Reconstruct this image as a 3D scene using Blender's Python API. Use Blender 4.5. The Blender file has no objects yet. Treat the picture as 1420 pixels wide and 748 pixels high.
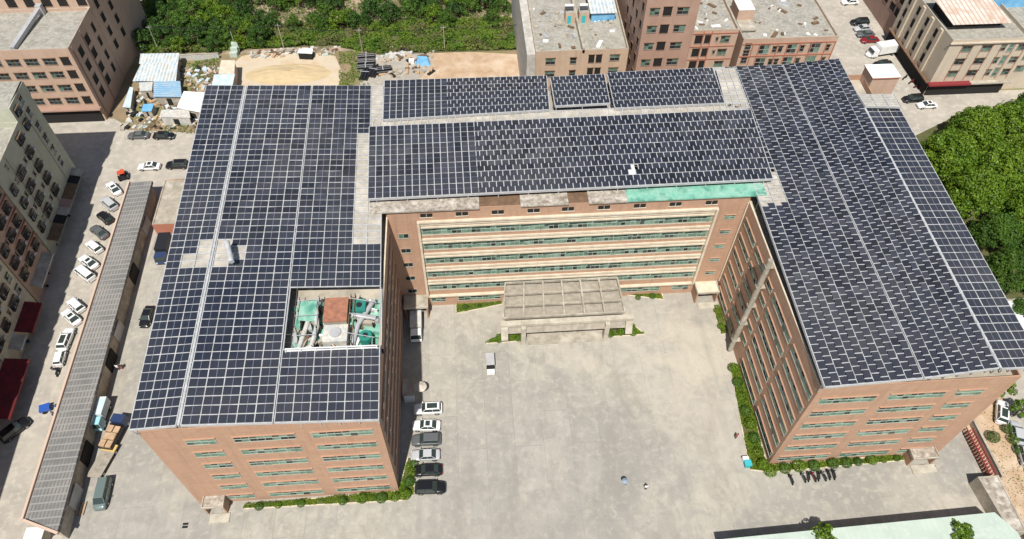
import bpy, bmesh, math, random
from mathutils import Matrix, Vector, Euler
rnd = random.Random(7)
sc = bpy.context.scene
col = sc.collection
# ---------------------------------------------------------------- camera, sky, sun, exposure
CAM = Vector((13.1675, -43.97, 108.2264)); FPX = 1003.6
ROT = (Matrix.Rotation(-0.0841, 3, 'Z') @ Matrix.Rotation(0.67462, 3, 'X') @ Matrix.Rotation(0.016117, 3, 'Z'))
cd = bpy.data.cameras.new('camera'); cam = bpy.data.objects.new('camera', cd); col.objects.link(cam)
cam.matrix_world = Matrix.Translation(CAM) @ ROT.to_4x4()
cd.sensor_width = 36; cd.sensor_fit = 'HORIZONTAL'; cd.lens = 36 * FPX / 1420; cd.clip_end = 4000; cd.clip_start = 1
sc.camera = cam
SD = Vector((0.126, 0.59, -1)).normalized()          # direction the sunlight travels
w = bpy.data.worlds.new('World'); sc.world = w; w.use_nodes = True
nt = w.node_tree; sky = nt.nodes.new('ShaderNodeTexSky'); sky.sky_type = 'NISHITA'; sky.sun_disc = False
sky.sun_elevation = math.asin(-SD.z); sky.sun_rotation = math.atan2(-SD.x, -SD.y)
nt.links.new(sky.outputs[0], nt.nodes['Background'].inputs[0]); nt.nodes['Background'].inputs[1].default_value = 0.075
sl = bpy.data.lights.new('sun', 'SUN'); sl.energy = 5.0; sl.angle = math.radians(.53); sl.color = (1, .955, .89)
so = bpy.data.objects.new('sun', sl); col.objects.link(so); so.rotation_euler = SD.to_track_quat('-Z', 'Y').to_euler()
sc.view_settings.view_transform = 'Standard'; sc.view_settings.look = 'None'
sc.view_settings.exposure = 0.18; sc.view_settings.gamma = 1

def G(px, py, z=0.0):
    """ground (or height z) point seen at a place of the photo"""
    d = ROT @ Vector(((px - 710) / FPX, -(py - 374) / FPX, -1.0))
    return CAM + d * ((z - CAM.z) / d.z)

# ---------------------------------------------------------------- materials
def sock(nt, v, s):
    if hasattr(v, 'is_linked') or hasattr(v, 'links'): nt.links.new(v, s)
    else: s.default_value = v
def rgb(c): return (c[0], c[1], c[2], 1)
MATS = {}
def mat(name, c, rough=.8, c2=None, scale=.3, c3=None, scale2=.05, metal=0, bump=0, detail=5, spec=.3, rand=0, stripe=None, contrast=(.35, .65), island=0, trans=0, streak=None):
    if name in MATS: return MATS[name]
    m = bpy.data.materials.new(name); m.use_nodes = True; n = m.node_tree; N = n.nodes; L = n.links
    b = N['Principled BSDF']; b.inputs['Roughness'].default_value = rough; b.inputs['Metallic'].default_value = metal
    b.inputs['Specular IOR Level'].default_value = spec
    g = N.new('ShaderNodeNewGeometry')
    out = None
    def noise(s, lo, hi, det=detail):
        t = N.new('ShaderNodeTexNoise'); t.inputs['Scale'].default_value = s; t.inputs['Detail'].default_value = det; t.inputs['Roughness'].default_value = .62
        L.new(g.outputs['Position'], t.inputs['Vector'])
        r = N.new('ShaderNodeMapRange'); r.inputs[1].default_value = lo; r.inputs[2].default_value = hi; L.new(t.outputs[0], r.inputs[0]); return r.outputs[0]
    def mix(a, bb, f, mode='MIX'):
        x = N.new('ShaderNodeMix'); x.data_type = 'RGBA'; x.blend_type = mode
        for v, s in ((f, x.inputs[0]), (a, x.inputs[6]), (bb, x.inputs[7])):
            if isinstance(v, (int, float, tuple)): s.default_value = v
            else: L.new(v, s)
        return x.outputs[2]
    out = rgb(c)
    if c2: out = mix(out, rgb(c2), noise(scale, *contrast))
    if c3: out = mix(out, rgb(c3), noise(scale2, .48, .68))
    if streak:
        mp = N.new('ShaderNodeMapping'); mp.inputs['Scale'].default_value = (1.3, 1.3, .09); L.new(g.outputs['Position'], mp.inputs[0])
        t = N.new('ShaderNodeTexNoise'); t.inputs['Scale'].default_value = 1; t.inputs['Detail'].default_value = 7; t.inputs['Roughness'].default_value = .7; L.new(mp.outputs[0], t.inputs['Vector'])
        r = N.new('ShaderNodeMapRange'); r.inputs[1].default_value = .5; r.inputs[2].default_value = .78; L.new(t.outputs[0], r.inputs[0]); out = mix(out, rgb(streak), r.outputs[0])
    if stripe:      # (axis, pitch, colour, width fraction)
        for ax, pitch, cc, wd in stripe:
            s = N.new('ShaderNodeSeparateXYZ'); L.new(g.outputs['Position'], s.inputs[0])
            a = N.new('ShaderNodeMath'); a.operation = 'MULTIPLY'; L.new(s.outputs[ax], a.inputs[0]); a.inputs[1].default_value = 1 / pitch
            fr = N.new('ShaderNodeMath'); fr.operation = 'FRACT'; L.new(a.outputs[0], fr.inputs[0])
            lt = N.new('ShaderNodeMath'); lt.operation = 'LESS_THAN'; L.new(fr.outputs[0], lt.inputs[0]); lt.inputs[1].default_value = wd
            out = mix(out, rgb(cc), lt.outputs[0])
    if rand or island:
        if island: rv = g.outputs['Random Per Island']; k = island
        else:
            oi = N.new('ShaderNodeObjectInfo'); rv = oi.outputs['Random']; k = rand
        mr = N.new('ShaderNodeMapRange'); mr.inputs[3].default_value = 1 - k; mr.inputs[4].default_value = 1 + k; L.new(rv, mr.inputs[0])
        hs = N.new('ShaderNodeHueSaturation'); L.new(mr.outputs[0], hs.inputs['Value'])
        if isinstance(out, tuple): hs.inputs['Color'].default_value = out
        else: L.new(out, hs.inputs['Color'])
        out = hs.outputs[0]
    if isinstance(out, tuple): b.inputs['Base Color'].default_value = out
    else: L.new(out, b.inputs['Base Color'])
    if bump:
        t = N.new('ShaderNodeTexNoise'); t.inputs['Scale'].default_value = 6; t.inputs['Detail'].default_value = 4; L.new(g.outputs['Position'], t.inputs['Vector'])
        bp = N.new('ShaderNodeBump'); bp.inputs['Strength'].default_value = bump; bp.inputs['Distance'].default_value = .05; L.new(t.outputs[0], bp.inputs['Height']); L.new(bp.outputs[0], b.inputs['Normal'])
    if trans:
        tr = N.new('ShaderNodeBsdfTranslucent'); mx = N.new('ShaderNodeMixShader'); mx.inputs[0].default_value = trans
        if isinstance(out, tuple): tr.inputs[0].default_value = out
        else: L.new(out, tr.inputs[0])
        L.new(b.outputs[0], mx.inputs[1]); L.new(tr.outputs[0], mx.inputs[2]); L.new(mx.outputs[0], N['Material Output'].inputs[0])
    MATS[name] = m
    return m

def concrete_yard():
    m = bpy.data.materials.new('yard_concrete'); m.use_nodes = True; n = m.node_tree; N = n.nodes; L = n.links; b = N['Principled BSDF']
    b.inputs['Roughness'].default_value = .9; b.inputs['Specular IOR Level'].default_value = .2
    g = N.new('ShaderNodeNewGeometry')
    def noise(s, lo, hi, det=6, dist=0, sx=1, sy=1):
        mp = N.new('ShaderNodeMapping'); mp.inputs['Scale'].default_value = (sx, sy, 1); L.new(g.outputs['Position'], mp.inputs[0])
        t = N.new('ShaderNodeTexNoise'); t.inputs['Scale'].default_value = s; t.inputs['Detail'].default_value = det; t.inputs['Roughness'].default_value = .65; t.inputs['Distortion'].default_value = dist
        L.new(mp.outputs[0], t.inputs['Vector'])
        r = N.new('ShaderNodeMapRange'); r.inputs[1].default_value = lo; r.inputs[2].default_value = hi; L.new(t.outputs[0], r.inputs[0]); return r.outputs[0]
    def mix(a, bb, f, mode='MIX'):
        x = N.new('ShaderNodeMix'); x.data_type = 'RGBA'; x.blend_type = mode
        for v, s in ((f, x.inputs[0]), (a, x.inputs[6]), (bb, x.inputs[7])):
            if isinstance(v, (int, float, tuple)): s.default_value = v
            else: L.new(v, s)
        return x.outputs[2]
    def mul(a, k):
        q = N.new('ShaderNodeMath'); q.operation = 'MULTIPLY'; L.new(a, q.inputs[0]); q.inputs[1].default_value = k; return q.outputs[0]
    br = N.new('ShaderNodeTexBrick'); mp = N.new('ShaderNodeMapping'); mp.inputs['Rotation'].default_value = (0, 0, math.pi / 2); L.new(g.outputs['Position'], mp.inputs[0]); L.new(mp.outputs[0], br.inputs['Vector'])
    br.offset = .5; br.inputs['Scale'].default_value = 1; br.inputs['Brick Width'].default_value = 12; br.inputs['Row Height'].default_value = 4.6
    br.inputs['Mortar Size'].default_value = .04; br.inputs['Mortar Smooth'].default_value = .3
    br.inputs['Color1'].default_value = (.315, .302, .266, 1); br.inputs['Color2'].default_value = (.385, .366, .318, 1); br.inputs['Mortar'].default_value = (.24, .228, .202, 1)
    o = br.outputs[0]
    o = mix(o, (.47, .43, .35, 1), mul(noise(.035, .46, .62, 4), .7))
    o = mix(o, (.275, .265, .235, 1), mul(noise(.045, .47, .64, 6, .6), .7))
    o = mix(o, (.27, .255, .225, 1), mul(noise(.3, .47, .62, 9, .8), .6))
    o = mix(o, (.50, .46, .38, 1), mul(noise(.9, .5, .64, 9, .4), .45))
    o = mix(o, (.25, .23, .195, 1), mul(noise(.16, .53, .64, 8, 1.2, 1, .35), .45))
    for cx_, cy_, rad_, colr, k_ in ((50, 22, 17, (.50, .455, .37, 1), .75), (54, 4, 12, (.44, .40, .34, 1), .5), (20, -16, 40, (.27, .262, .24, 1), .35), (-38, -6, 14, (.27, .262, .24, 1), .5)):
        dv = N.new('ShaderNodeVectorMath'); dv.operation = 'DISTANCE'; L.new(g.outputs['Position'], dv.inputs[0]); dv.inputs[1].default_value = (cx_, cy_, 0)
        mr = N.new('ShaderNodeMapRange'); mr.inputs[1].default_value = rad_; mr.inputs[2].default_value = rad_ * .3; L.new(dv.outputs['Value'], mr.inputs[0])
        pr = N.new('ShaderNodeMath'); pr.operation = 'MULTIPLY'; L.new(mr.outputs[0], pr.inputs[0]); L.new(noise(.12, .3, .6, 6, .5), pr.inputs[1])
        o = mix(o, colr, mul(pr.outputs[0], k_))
    # fine cracks and long tyre-worn bands
    vo = N.new('ShaderNodeTexVoronoi'); vo.feature = 'DISTANCE_TO_EDGE'; vo.inputs['Scale'].default_value = .13
    nzz = N.new('ShaderNodeTexNoise'); nzz.inputs['Scale'].default_value = .6; nzz.inputs['Detail'].default_value = 5; L.new(g.outputs['Position'], nzz.inputs['Vector'])
    ad = N.new('ShaderNodeMix'); ad.data_type = 'VECTOR'; ad.inputs[0].default_value = .12; L.new(g.outputs['Position'], ad.inputs[4]); 
    sc_ = N.new('ShaderNodeVectorMath'); sc_.operation = 'SCALE'; sc_.inputs[3].default_value = 40; L.new(nzz.outputs['Color'], sc_.inputs[0]); L.new(sc_.outputs[0], ad.inputs[5]); L.new(ad.outputs[1], vo.inputs['Vector'])
    lt = N.new('ShaderNodeMath'); lt.operation = 'LESS_THAN'; lt.inputs[1].default_value = .0035; L.new(vo.outputs['Distance'], lt.inputs[0])
    o = mix(o, (.20, .19, .165, 1), mul(lt.outputs[0], .35))
    o = mix(o, (.24, .23, .205, 1), mul(noise(.5, .55, .75, 3, .3, 1, .06), .4))
    L.new(o, b.inputs['Base Color']); return m

M = dict(
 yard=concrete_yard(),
 street=mat('street', (.44, .40, .335), .9, (.33, .305, .262), .16, (.49, .45, .38), .7, detail=9),
 lane=mat('lane', (.38, .35, .30), .9, (.33, .30, .25), .15, (.44, .40, .33), .7),
 earth=mat('earth', (.30, .22, .14), .95, (.22, .17, .10), .25, (.16, .17, .06), .1),
 sand=mat('sand', (.52, .44, .34), .95, (.56, .47, .33), .08, (.50, .36, .22), .25),
 dirt=mat('dirt', (.52, .385, .26), .95, (.40, .27, .17), .35, (.58, .47, .35), .16, bump=.8),
 soil=mat('soil', (.24, .19, .13), .95, (.42, .32, .23), .3, (.09, .10, .03), .16, bump=.6),
 wall=mat('orange_render', (.44, .275, .185), .8, (.405, .25, .168), .25, (.47, .30, .205), 1.2, contrast=(.4, .7), streak=(.33, .205, .14), stripe=[(2, 3.7, (.37, .23, .155), .03)]),
 wall2=mat('orange_render_trim', (.43, .265, .175), .8, (.36, .22, .15), .6),
 cream=mat('cream_paint', (.66, .59, .46), .7, (.54, .46, .35), .8),
 roofc=mat('pale_roof_screed', (.42, .38, .31), .9, (.31, .28, .225), .35, (.52, .47, .38), .2),
 rubble=mat('grey_ledge', (.42, .38, .32), .95, (.22, .18, .14), 1.5, (.58, .54, .47), .8, bump=.8),
 rust=mat('rusty_brown', (.20, .12, .07), .9, (.12, .08, .05), 1.2),
 green=mat('green_roof_paint', (.15, .42, .31), .8, (.30, .50, .40), .7, (.08, .26, .19), .5),
 concrete=mat('aged_concrete', (.40, .36, .29), .9, (.28, .25, .20), .9, (.50, .46, .38), .4),
 gate_c=mat('weathered_sheet', (.37, .335, .27), .85, (.24, .215, .175), 1.2, (.30, .26, .21), .35),
 alu=mat('aluminium_rail', (.54, .55, .55), .55, (.40, .405, .40), 1.3, metal=.1),
 galv=mat('galvanised_rail', (.50, .50, .50), .55, (.40, .40, .40), .5, metal=.2),
 white=mat('white_paint', (.80, .80, .78), .4, (.70, .70, .67), .8),
 panel=mat('solar_cell', (.019, .0225, .036), .34, (.054, .056, .062), .035, (.030, .034, .046), .4, spec=.5, rand=.0, island=.45),  # broad grey noise paints specular haze, along with dust, into the cell colour
 tick=mat('cell_mid_line', (.20, .22, .28), .4),
 glass=mat('dark_glass', (.035, .05, .045), .12, spec=.6),
 gglass=mat('green_glass', (.14, .25, .18), .25, (.06, .11, .075), .8, (.22, .33, .25), .5, spec=.5), shade=mat('drooping_shade', (.03, .06, .045), .6),
 sheet=mat('weathered_clear_sheet', (.46, .42, .35), .6, (.33, .31, .27), .9, (.56, .52, .45), .3), dframe=mat('dull_frame', (.20, .21, .19), .6), fadecream=mat('faded_cream', (.52, .48, .39), .85, (.38, .34, .27), .8), wframe=mat('window_frame', (.36, .42, .36), .5),
 dark=mat('dark_void', (.02, .019, .018), .9),
 asphalt=mat('asphalt', (.07, .07, .068), .9),
 tyre=mat('tyre', (.02, .02, .02), .9), rim=mat('rim', (.45, .45, .46), .35, metal=.8),
 lamp=mat('lamp_glass', (.75, .75, .72), .15), tail=mat('tail_lamp', (.35, .02, .02), .3),
 leaf=mat('leaf', (.055, .125, .014), .55, (.09, .165, .018), .25, (.035, .085, .012), .12, island=.45, trans=.25),
 leafb=mat('leaf_bright', (.085, .165, .010), .5, (.14, .22, .014), .2, island=.55, trans=.25),
 leafd=mat('leaf_dark', (.03, .075, .012), .55, (.05, .11, .015), .2, island=.45, trans=.2),
 leafy=mat('leaf_yellow', (.16, .22, .012), .6, (.085, .15, .014), .6, island=.4, trans=.25),
 grass=mat('scrub_leaf', (.065, .14, .014), .7, (.13, .19, .02), .22, (.16, .13, .06), .14, island=.4, trans=.2), under=mat('mossy_ground', (.07, .085, .025), .95, (.12, .11, .05), .3),
 bark=mat('bark', (.14, .10, .07), .9),
 ashed=mat('cream_render', (.62, .57, .40), .85, (.50, .47, .36), .5, streak=(.44, .41, .31)), greenr=mat('pale_green_render', (.47, .48, .37), .85, (.41, .42, .33), .4, streak=(.34, .35, .27)),
 pink=mat('dusty_pink_render', (.44, .29, .215), .85, (.39, .25, .185), .3, streak=(.33, .215, .16)), pinkl=mat('light_pink_render', (.52, .37, .28), .85, (.47, .33, .24), .4, streak=(.39, .27, .2)),
 brown=mat('brown_pink_render', (.36, .235, .185), .85, (.31, .20, .155), .3), tan=mat('tan_render', (.55, .41, .29), .85, (.48, .35, .25), .4, streak=(.42, .31, .22)),
 beige=mat('beige_render', (.56, .48, .37), .85, (.50, .43, .33), .4, streak=(.43, .37, .29)), salmon=mat('salmon_trim', (.42, .17, .11), .8),
 roofg=mat('mossy_grey_roof', (.36, .34, .29), .95, (.25, .24, .20), .5, (.42, .40, .35), 1.5, bump=.5),
 red=mat('red_awning', (.17, .018, .022), .8, (.09, .015, .015), 1), maroon=mat('maroon_paint', (.22, .03, .035), .6),
 blue=mat('blue_sheet', (.12, .36, .62), .5, (.22, .46, .66), .5), palebl=mat('pale_blue_sheet', (.42, .55, .62), .6, (.60, .66, .66), .7),
 whites=mat('white_sheet', (.62, .60, .54), .6, (.42, .39, .34), 1.2, (.42, .50, .54), .6), pgreen=mat('pale_green_sheet', (.47, .55, .47), .6, (.40, .48, .41), .35, (.50, .56, .50), 1.4, stripe=[(0, .9, (.42, .50, .43), .12)]),
 rustw=mat('rust_streaked_sheet', (.66, .62, .55), .7, (.36, .16, .07), .7, (.75, .72, .66), .5),
 timber=mat('timber', (.52, .36, .22), .85, (.38, .26, .16), 1), black=mat('black_plastic', (.022, .023, .026), .4), teal=mat('teal', (.05, .42, .46), .6),
 skin=mat('skin', (.45, .27, .19), .6), hair=mat('hair', (.015, .012, .01), .6), cloth_w=mat('white_cloth', (.78, .78, .78), .8), cloth_d=mat('dark_cloth', (.05, .05, .07), .8), cloth_b=mat('blue_cloth', (.24, .30, .38), .6), cloth_r=mat('red_cloth', (.4, .08, .07), .8),
)
def tiled(name, c1, c2, ax_pitch):
    return mat(name, c1, .85, c2, .8, stripe=ax_pitch)
M['tile'] = mat('grey_roof_tile', (.23, .225, .21), .85, (.16, .158, .152), .5, (.30, .28, .25), .16, stripe=[(0, .55, (.145, .142, .14), .35), (1, 1.15, (.27, .265, .25), .2)])
M['ribw'] = mat('white_rib_sheet', (.56, .58, .56), .8, (.30, .42, .50), .9, (.42, .38, .30), .5, stripe=[(0, .8, (.64, .64, .60), .3)])
M['ribb'] = mat('blue_rib_sheet', (.20, .38, .54), .8, (.34, .47, .56), .9, (.42, .46, .46), .5, stripe=[(1, .7, (.15, .30, .46), .3)])
M['ribr'] = mat('rusty_rib_sheet', (.66, .63, .57), .8, (.54, .46, .38), .8, (.46, .28, .18), .22, stripe=[(0, 1.1, (.46, .33, .25), .25)])
def paint(name, c): return mat('paint_' + name, c, .25, spec=.6)
PAINT = dict(white=paint('white', (.78, .78, .77)), black=paint('black', (.012, .012, .014)), grey=paint('grey', (.11, .115, .12)), silver=paint('silver', (.45, .46, .47)), red=paint('red', (.22, .015, .02)), green=paint('green', (.13, .17, .16)), navy=paint('navy', (.03, .05, .12)), blue=paint('blue', (.03, .10, .40)), brown=paint('brown', (.12, .09, .07)), orange=paint('orange', (.55, .08, .03)), cyan=paint('cyan', (.33, .60, .66)))

# ---------------------------------------------------------------- helpers
WLOC = {}
class MB:
    def __init__(s): s.v = []; s.f = []; s.m = []; s.mats = []
    def mi(s, m):
        if isinstance(m, str): m = M[m]
        if m not in s.mats: s.mats.append(m)
        return s.mats.index(m)
    def face(s, pts, m):
        i = len(s.v); s.v += [tuple(p) for p in pts]; s.f.append(tuple(range(i, i + len(pts)))); s.m.append(s.mi(m))
    def hexa(s, b, t, m, mt=None, bottom=True):
        """b, t: four corners each, counter-clockwise from above"""
        i = len(s.v); s.v += [tuple(p) for p in b] + [tuple(p) for p in t]; k = s.mi(m); kt = s.mi(mt) if mt else k; n = len(b)
        for j in range(n): s.f.append((i + j, i + (j + 1) % n, i + n + (j + 1) % n, i + n + j)); s.m.append(k)
        s.f.append(tuple(i + n + j for j in range(n))); s.m.append(kt)
        if bottom: s.f.append(tuple(i + n - 1 - j for j in range(n))); s.m.append(k)
    def box(s, x0, x1, y0, y1, z0, z1, m, mt=None):
        s.hexa([(x0, y0, z0), (x1, y0, z0), (x1, y1, z0), (x0, y1, z0)], [(x0, y0, z1), (x1, y0, z1), (x1, y1, z1), (x0, y1, z1)], m, mt)
    def prism(s, poly, z0, z1, m, mt=None): s.hexa([(p[0], p[1], z0) for p in poly], [(p[0], p[1], z1) for p in poly], m, mt)
    def bar(s, a, b, w, h, m):
        a = Vector(a); b = Vector(b); d = (b - a)
        if d.length < 1e-6: return
        d.normalize(); up = Vector((0, 0, 1)) if abs(d.z) < .9 else Vector((1, 0, 0)); sd = d.cross(up).normalized(); u = sd.cross(d).normalized()
        q = [sd * (-w / 2) - u * h / 2, sd * (w / 2) - u * h / 2, sd * (w / 2) + u * h / 2, sd * (-w / 2) + u * h / 2]
        s.hexa([b + k for k in q], [a + k for k in q], m)
    def cyl(s, a, b, r, m, n=10, r2=None):
        a = Vector(a); b = Vector(b); d = (b - a).normalized(); up = Vector((0, 0, 1)) if abs(d.z) < .9 else Vector((1, 0, 0)); sd = d.cross(up).normalized(); u = sd.cross(d)
        r2 = r if r2 is None else r2
        ring = lambda c, rr: [c + (sd * math.cos(t) + u * math.sin(t)) * rr for t in [2 * math.pi * k / n for k in range(n)]]
        s.hexa(ring(b, r2)[::-1], ring(a, r)[::-1], m)
    def build(s, name, parent=None, smooth=False, world=True):
        o0 = WLOC.get(parent.name, Vector((0, 0, 0))) if (parent and world) else Vector((0, 0, 0))
        me = bpy.data.meshes.new(name); me.from_pydata([Vector(v) - o0 for v in s.v], [], s.f)
        for m in s.mats: me.materials.append(m)
        me.polygons.foreach_set('material_index', s.m)
        if smooth: me.polygons.foreach_set('use_smooth', [True] * len(s.f))
        o = bpy.data.objects.new(name, me); col.objects.link(o)
        if parent: o.parent = parent; WLOC[o.name] = o0
        return o
def tag(o, label, cat, group=None, kind=None):
    if label: o['label'] = label
    if cat: o['category'] = cat
    if group: o['group'] = group
    if kind: o['kind'] = kind
    return o
def thing(name, label, cat, loc=(0, 0, 0), group=None, rz=0, kind=None):
    o = bpy.data.objects.new(name, None); col.objects.link(o); o.location = loc; o.rotation_euler = (0, 0, rz); o.empty_display_size = .5
    WLOC[o.name] = Vector(loc); return tag(o, label, cat, group, kind)
def copy_tree(o, parent=None):
    c = o.copy(); col.objects.link(c)
    if parent: c.parent = parent
    for ch in [x for x in o.children]: copy_tree(ch, c)
    return c
def sheet(name, pts, z, m, label=None):
    b = MB(); b.face([(p[0], p[1], z) for p in pts], m); o = b.build(name); o['kind'] = 'structure'; return o
def P2(*q): return [G(*a)[:2] for a in q]

# ---------------------------------------------------------------- ground
b = MB(); nn = 24; S = 1500
b.face([(-S, -S, 0), (S, -S, 0), (S, S, 0), (-S, S, 0)], 'earth'); o = b.build('ground'); o['kind'] = 'structure'
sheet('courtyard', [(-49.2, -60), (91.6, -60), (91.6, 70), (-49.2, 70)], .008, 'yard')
sheet('west_street', [(-75, -60), (-49.2, -60), (-49.2, 70), (-75, 70)], .004, 'street')
sheet('north_road', [(-120, 70), (-36, 70), (-36, 85.6), (-49, 86.6), (-62, 88), (-67, 92), (-120, 92)], .004, 'street')
sheet('north_lane', [(-36, 70), (101, 70), (101, 88), (-36, 85.6)], .004, 'lane')
sheet('east_street', [(95, 72), (104, 60), (170, 60), (170, 90), (124, 90), (124, 175), (95.5, 175)], .0065, 'street')
sheet('sand_yard', P2((322, 90), (335, 78), (360, 73), (420, 71), (465, 78), (474, 100), (468, 125), (312, 125)), .012, 'sand')
sheet('dirt_lot', P2((600, 92), (598, 70), (640, 72), (690, 74), (727, 76), (735, 130), (560, 130)), .012, 'dirt')
sheet('work_yard', P2((500, 130), (498, 92), (520, 72), (560, 70), (606, 72), (612, 130)), .010, 'lane')
sheet('scrap_yard', P2((170, 180), (176, 140), (200, 78), (280, 74), (305, 80), (300, 130), (285, 185)), .010, 'earth')
sheet('scrub_ground', [(-66, 115.5), (-44, 117), (-20, 117.5), (-8, 113), (27, 113), (27.5, 127), (-36, 127), (-66, 120)], .018, 'under')
sheet('field', [(-70, 116), (27, 114), (27, 200), (-90, 200), (-90, 112)], .012, 'soil')
sheet('grove_floor', [(97, 22), (150, 22), (150, 82), (128, 82), (112, 74), (104, 62)], .02, 'under')
sheet('planting_ground', [(92.2, -20), (98, -20), (98.2, 0), (101, 8), (101, 20), (92.2, 16)], .012, 'dirt')
sheet('car_park', [(98.2, -20), (150, -20), (150, 16), (103, 16), (101, 8), (98.2, 0)], .016, 'lane')

# ---------------------------------------------------------------- windows
def win_mesh(wd, ht, nx, nz, seed, frame='wframe', dark=.35, hood=.22, glass='gglass'):
    """window in the XZ plane, front toward -Y, origin at its centre"""
    r = random.Random(seed); b = MB(); t = .07
    x0, x1, z0, z1 = -wd / 2, wd / 2, -ht / 2, ht / 2
    b.box(x0, x1, -.012, .05, z0, z1, 'dark')
    for a in range(nx):
        for c in range(nz):
            q0 = x0 + wd * a / nx; q1 = x0 + wd * (a + 1) / nx; s0 = z0 + ht * c / nz; s1 = z0 + ht * (c + 1) / nz
            k = r.random()
            if k < dark * .6: continue
            m = 'glass' if k < dark else glass
            tilt = r.uniform(-.03, .09) if r.random() < .3 else .0
            b.hexa([(q0 + .03, -.035 - tilt, s0 + .03), (q1 - .03, -.035 - tilt, s0 + .03), (q1 - .03, -.016, s0 + .03), (q0 + .03, -.016, s0 + .03)],
                   [(q0 + .03, -.035, s1 - .03), (q1 - .03, -.035, s1 - .03), (q1 - .03, -.016, s1 - .03), (q0 + .03, -.016, s1 - .03)], m)
    for a in range(nx + 1):
        q = x0 + wd * a / nx; e = t / 2 if a % 2 else t * .8
        b.box(q - e / 1.5, q + e / 1.5, -.06, .06, z0, z1, frame)
    for c in range(nz + 1):
        q = z0 + ht * c / nz; b.box(x0 - .05, x1 + .05, -.08, .065, q - t / 2, q + t / 2, frame)
    if hood: b.box(x0 - .12, x1 + .12, -hood, .07, z1 + .05, z1 + .13, 'wall2' if frame == 'wframe' else 'rust')
    b.box(x0 - .1, x1 + .1, -.1, .07, z0 - .12, z0 - .045, 'wall2' if frame == 'wframe' else 'pink')
    o = b.build('window', None); me = o.data; bpy.data.objects.remove(o); return me
WM = {}
def place_win(parent, key, args, x, y, z, rz, name='window', seeds=4):
    k = (key, rnd.randrange(seeds))
    if k not in WM: WM[k] = win_mesh(*args[:4], seed=hash(str(k)) % 9999 if False else (len(WM) * 7 + 3), **(args[4] if len(args) > 4 else {}))
    o = bpy.data.objects.new(name, WM[k]); col.objects.link(o); o.parent = parent
    o.location = Vector((x, y, z)) - WLOC.get(parent.name, Vector((0, 0, 0))); o.rotation_euler = (0, 0, rz); return o
FZ = [20.5, 16.8, 13.1, 9.4, 5.7, 1.95]

# ---------------------------------------------------------------- the factory
H = 24.0
fac = thing('factory_building', 'large U-shaped orange factory of six storeys around a concrete courtyard', 'factory', (28, 34, 0))
poly = [(-30, 0), (0, 0), (0, 34.74), (58.12, 34.74), (58.12, .42), (85.8, .42), (89.2, 66.5), (-33, 66.5)]
b = MB()
n = len(poly)
for i in range(n):
    p, q = poly[i], poly[(i + 1) % n]; top = 25.4 if i == 2 else H
    b.face([(p[0], p[1], 0), (q[0], q[1], 0), (q[0], q[1], top), (p[0], p[1], top)], 'wall')
b.build('wall', fac)
# parapet top and inner face, roof slab one metre lower
def inset(poly, d):
    out = []; n = len(poly)
    for i in range(n):
        p0, p1, p2 = Vector(poly[i - 1]), Vector(poly[i]), Vector(poly[(i + 1) % n])
        e1 = (p1 - p0).normalized(); e2 = (p2 - p1).normalized(); n1 = Vector((-e1.y, e1.x)); n2 = Vector((-e2.y, e2.x))
        k = (n1 + n2); k = k / max(.2, (1 + n1.dot(n2))); out.append(p1 + k * d)
    return out
ip = inset(poly, .22); b = MB()
for i in range(n):
    p, q = poly[i], poly[(i + 1) % n]; a, c = ip[i], ip[(i + 1) % n]; top = 25.4 if i == 2 else H
    b.hexa([(p[0], p[1], top + .002), (q[0], q[1], top + .002), (c[0], c[1], top + .002), (a[0], a[1], top + .002)], [(p[0], p[1], top + .12), (q[0], q[1], top + .12), (c[0], c[1], top + .12), (a[0], a[1], top + .12)], 'cream' if i in (1, 3) else 'wall2')
    b.face([(a[0], a[1], 22.6), (a[0], a[1], top), (c[0], c[1], top), (c[0], c[1], 22.6)], 'wall2')
b.build('parapet', fac)
b = MB()
for q in ([(ip[0].x, ip[0].y), (ip[1].x, ip[1].y), (ip[2].x, ip[2].y), (ip[7].x, ip[7].y)],):
    pass
b.face([(ip[0].x, ip[0].y, 23), (-.22, .22, 23), (-.22, 34.96, 23), (-31.3, 34.96, 23)], 'roofc')
b.face([(-31.3, 34.96, 23), (87.3, 34.96, 23), (88.9, 66.3, 23), (-32.8, 66.3, 23)], 'roofc')
b.face([(58.34, .64, 23), (85.6, .64, 23), (87.3, 34.96, 23), (58.34, 34.96, 23)], 'roofc')
b.build('roof', fac)
# windows: two street-end gables
for (a, c, key, nx) in ((-25.2, -21.4, 's', 4), (-19.1, -11.2, 'm', 8), (-9.1, -1.1, 'm', 8)):
    for z in FZ: place_win(fac, key, (c - a, 1.6, nx, 2), (a + c) / 2, 0, z, 0)
for (a, c, key, nx) in ((59.3, 67, 'm', 8), (69, 76.8, 'm', 8), (78.6, 82.2, 's', 4)):
    for z in FZ: place_win(fac, key, ((7.9 if nx == 8 else 3.8), 1.6, nx, 2), (a + c) / 2, .42, z, 0)
# courtyard side of the east wing
for (a, c, key, nx) in ((1.2, 8.7, 'm', 8), (9.9, 18.3, 'm', 8), (22.1, 27.3, 'n', 6), (28.3, 33.6, 'n', 6)):
    for z in FZ: place_win(fac, key, ((7.9 if nx == 8 else 5.2), 1.45, nx, 2), 58.12, (a + c) / 2, z + .2, -math.pi / 2)
for z in FZ[:5]: place_win(fac, 't', (2.1, 1.3, 2, 2), 58.12, 20.1, z + .2, -math.pi / 2)
# courtyard side of the west wing: long bands, one per storey
for z in FZ:
    o = place_win(fac, 'band', (32, 1.45, 32, 2), 0, 17.4, z, math.pi / 2, 'window_band', 2)
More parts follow.
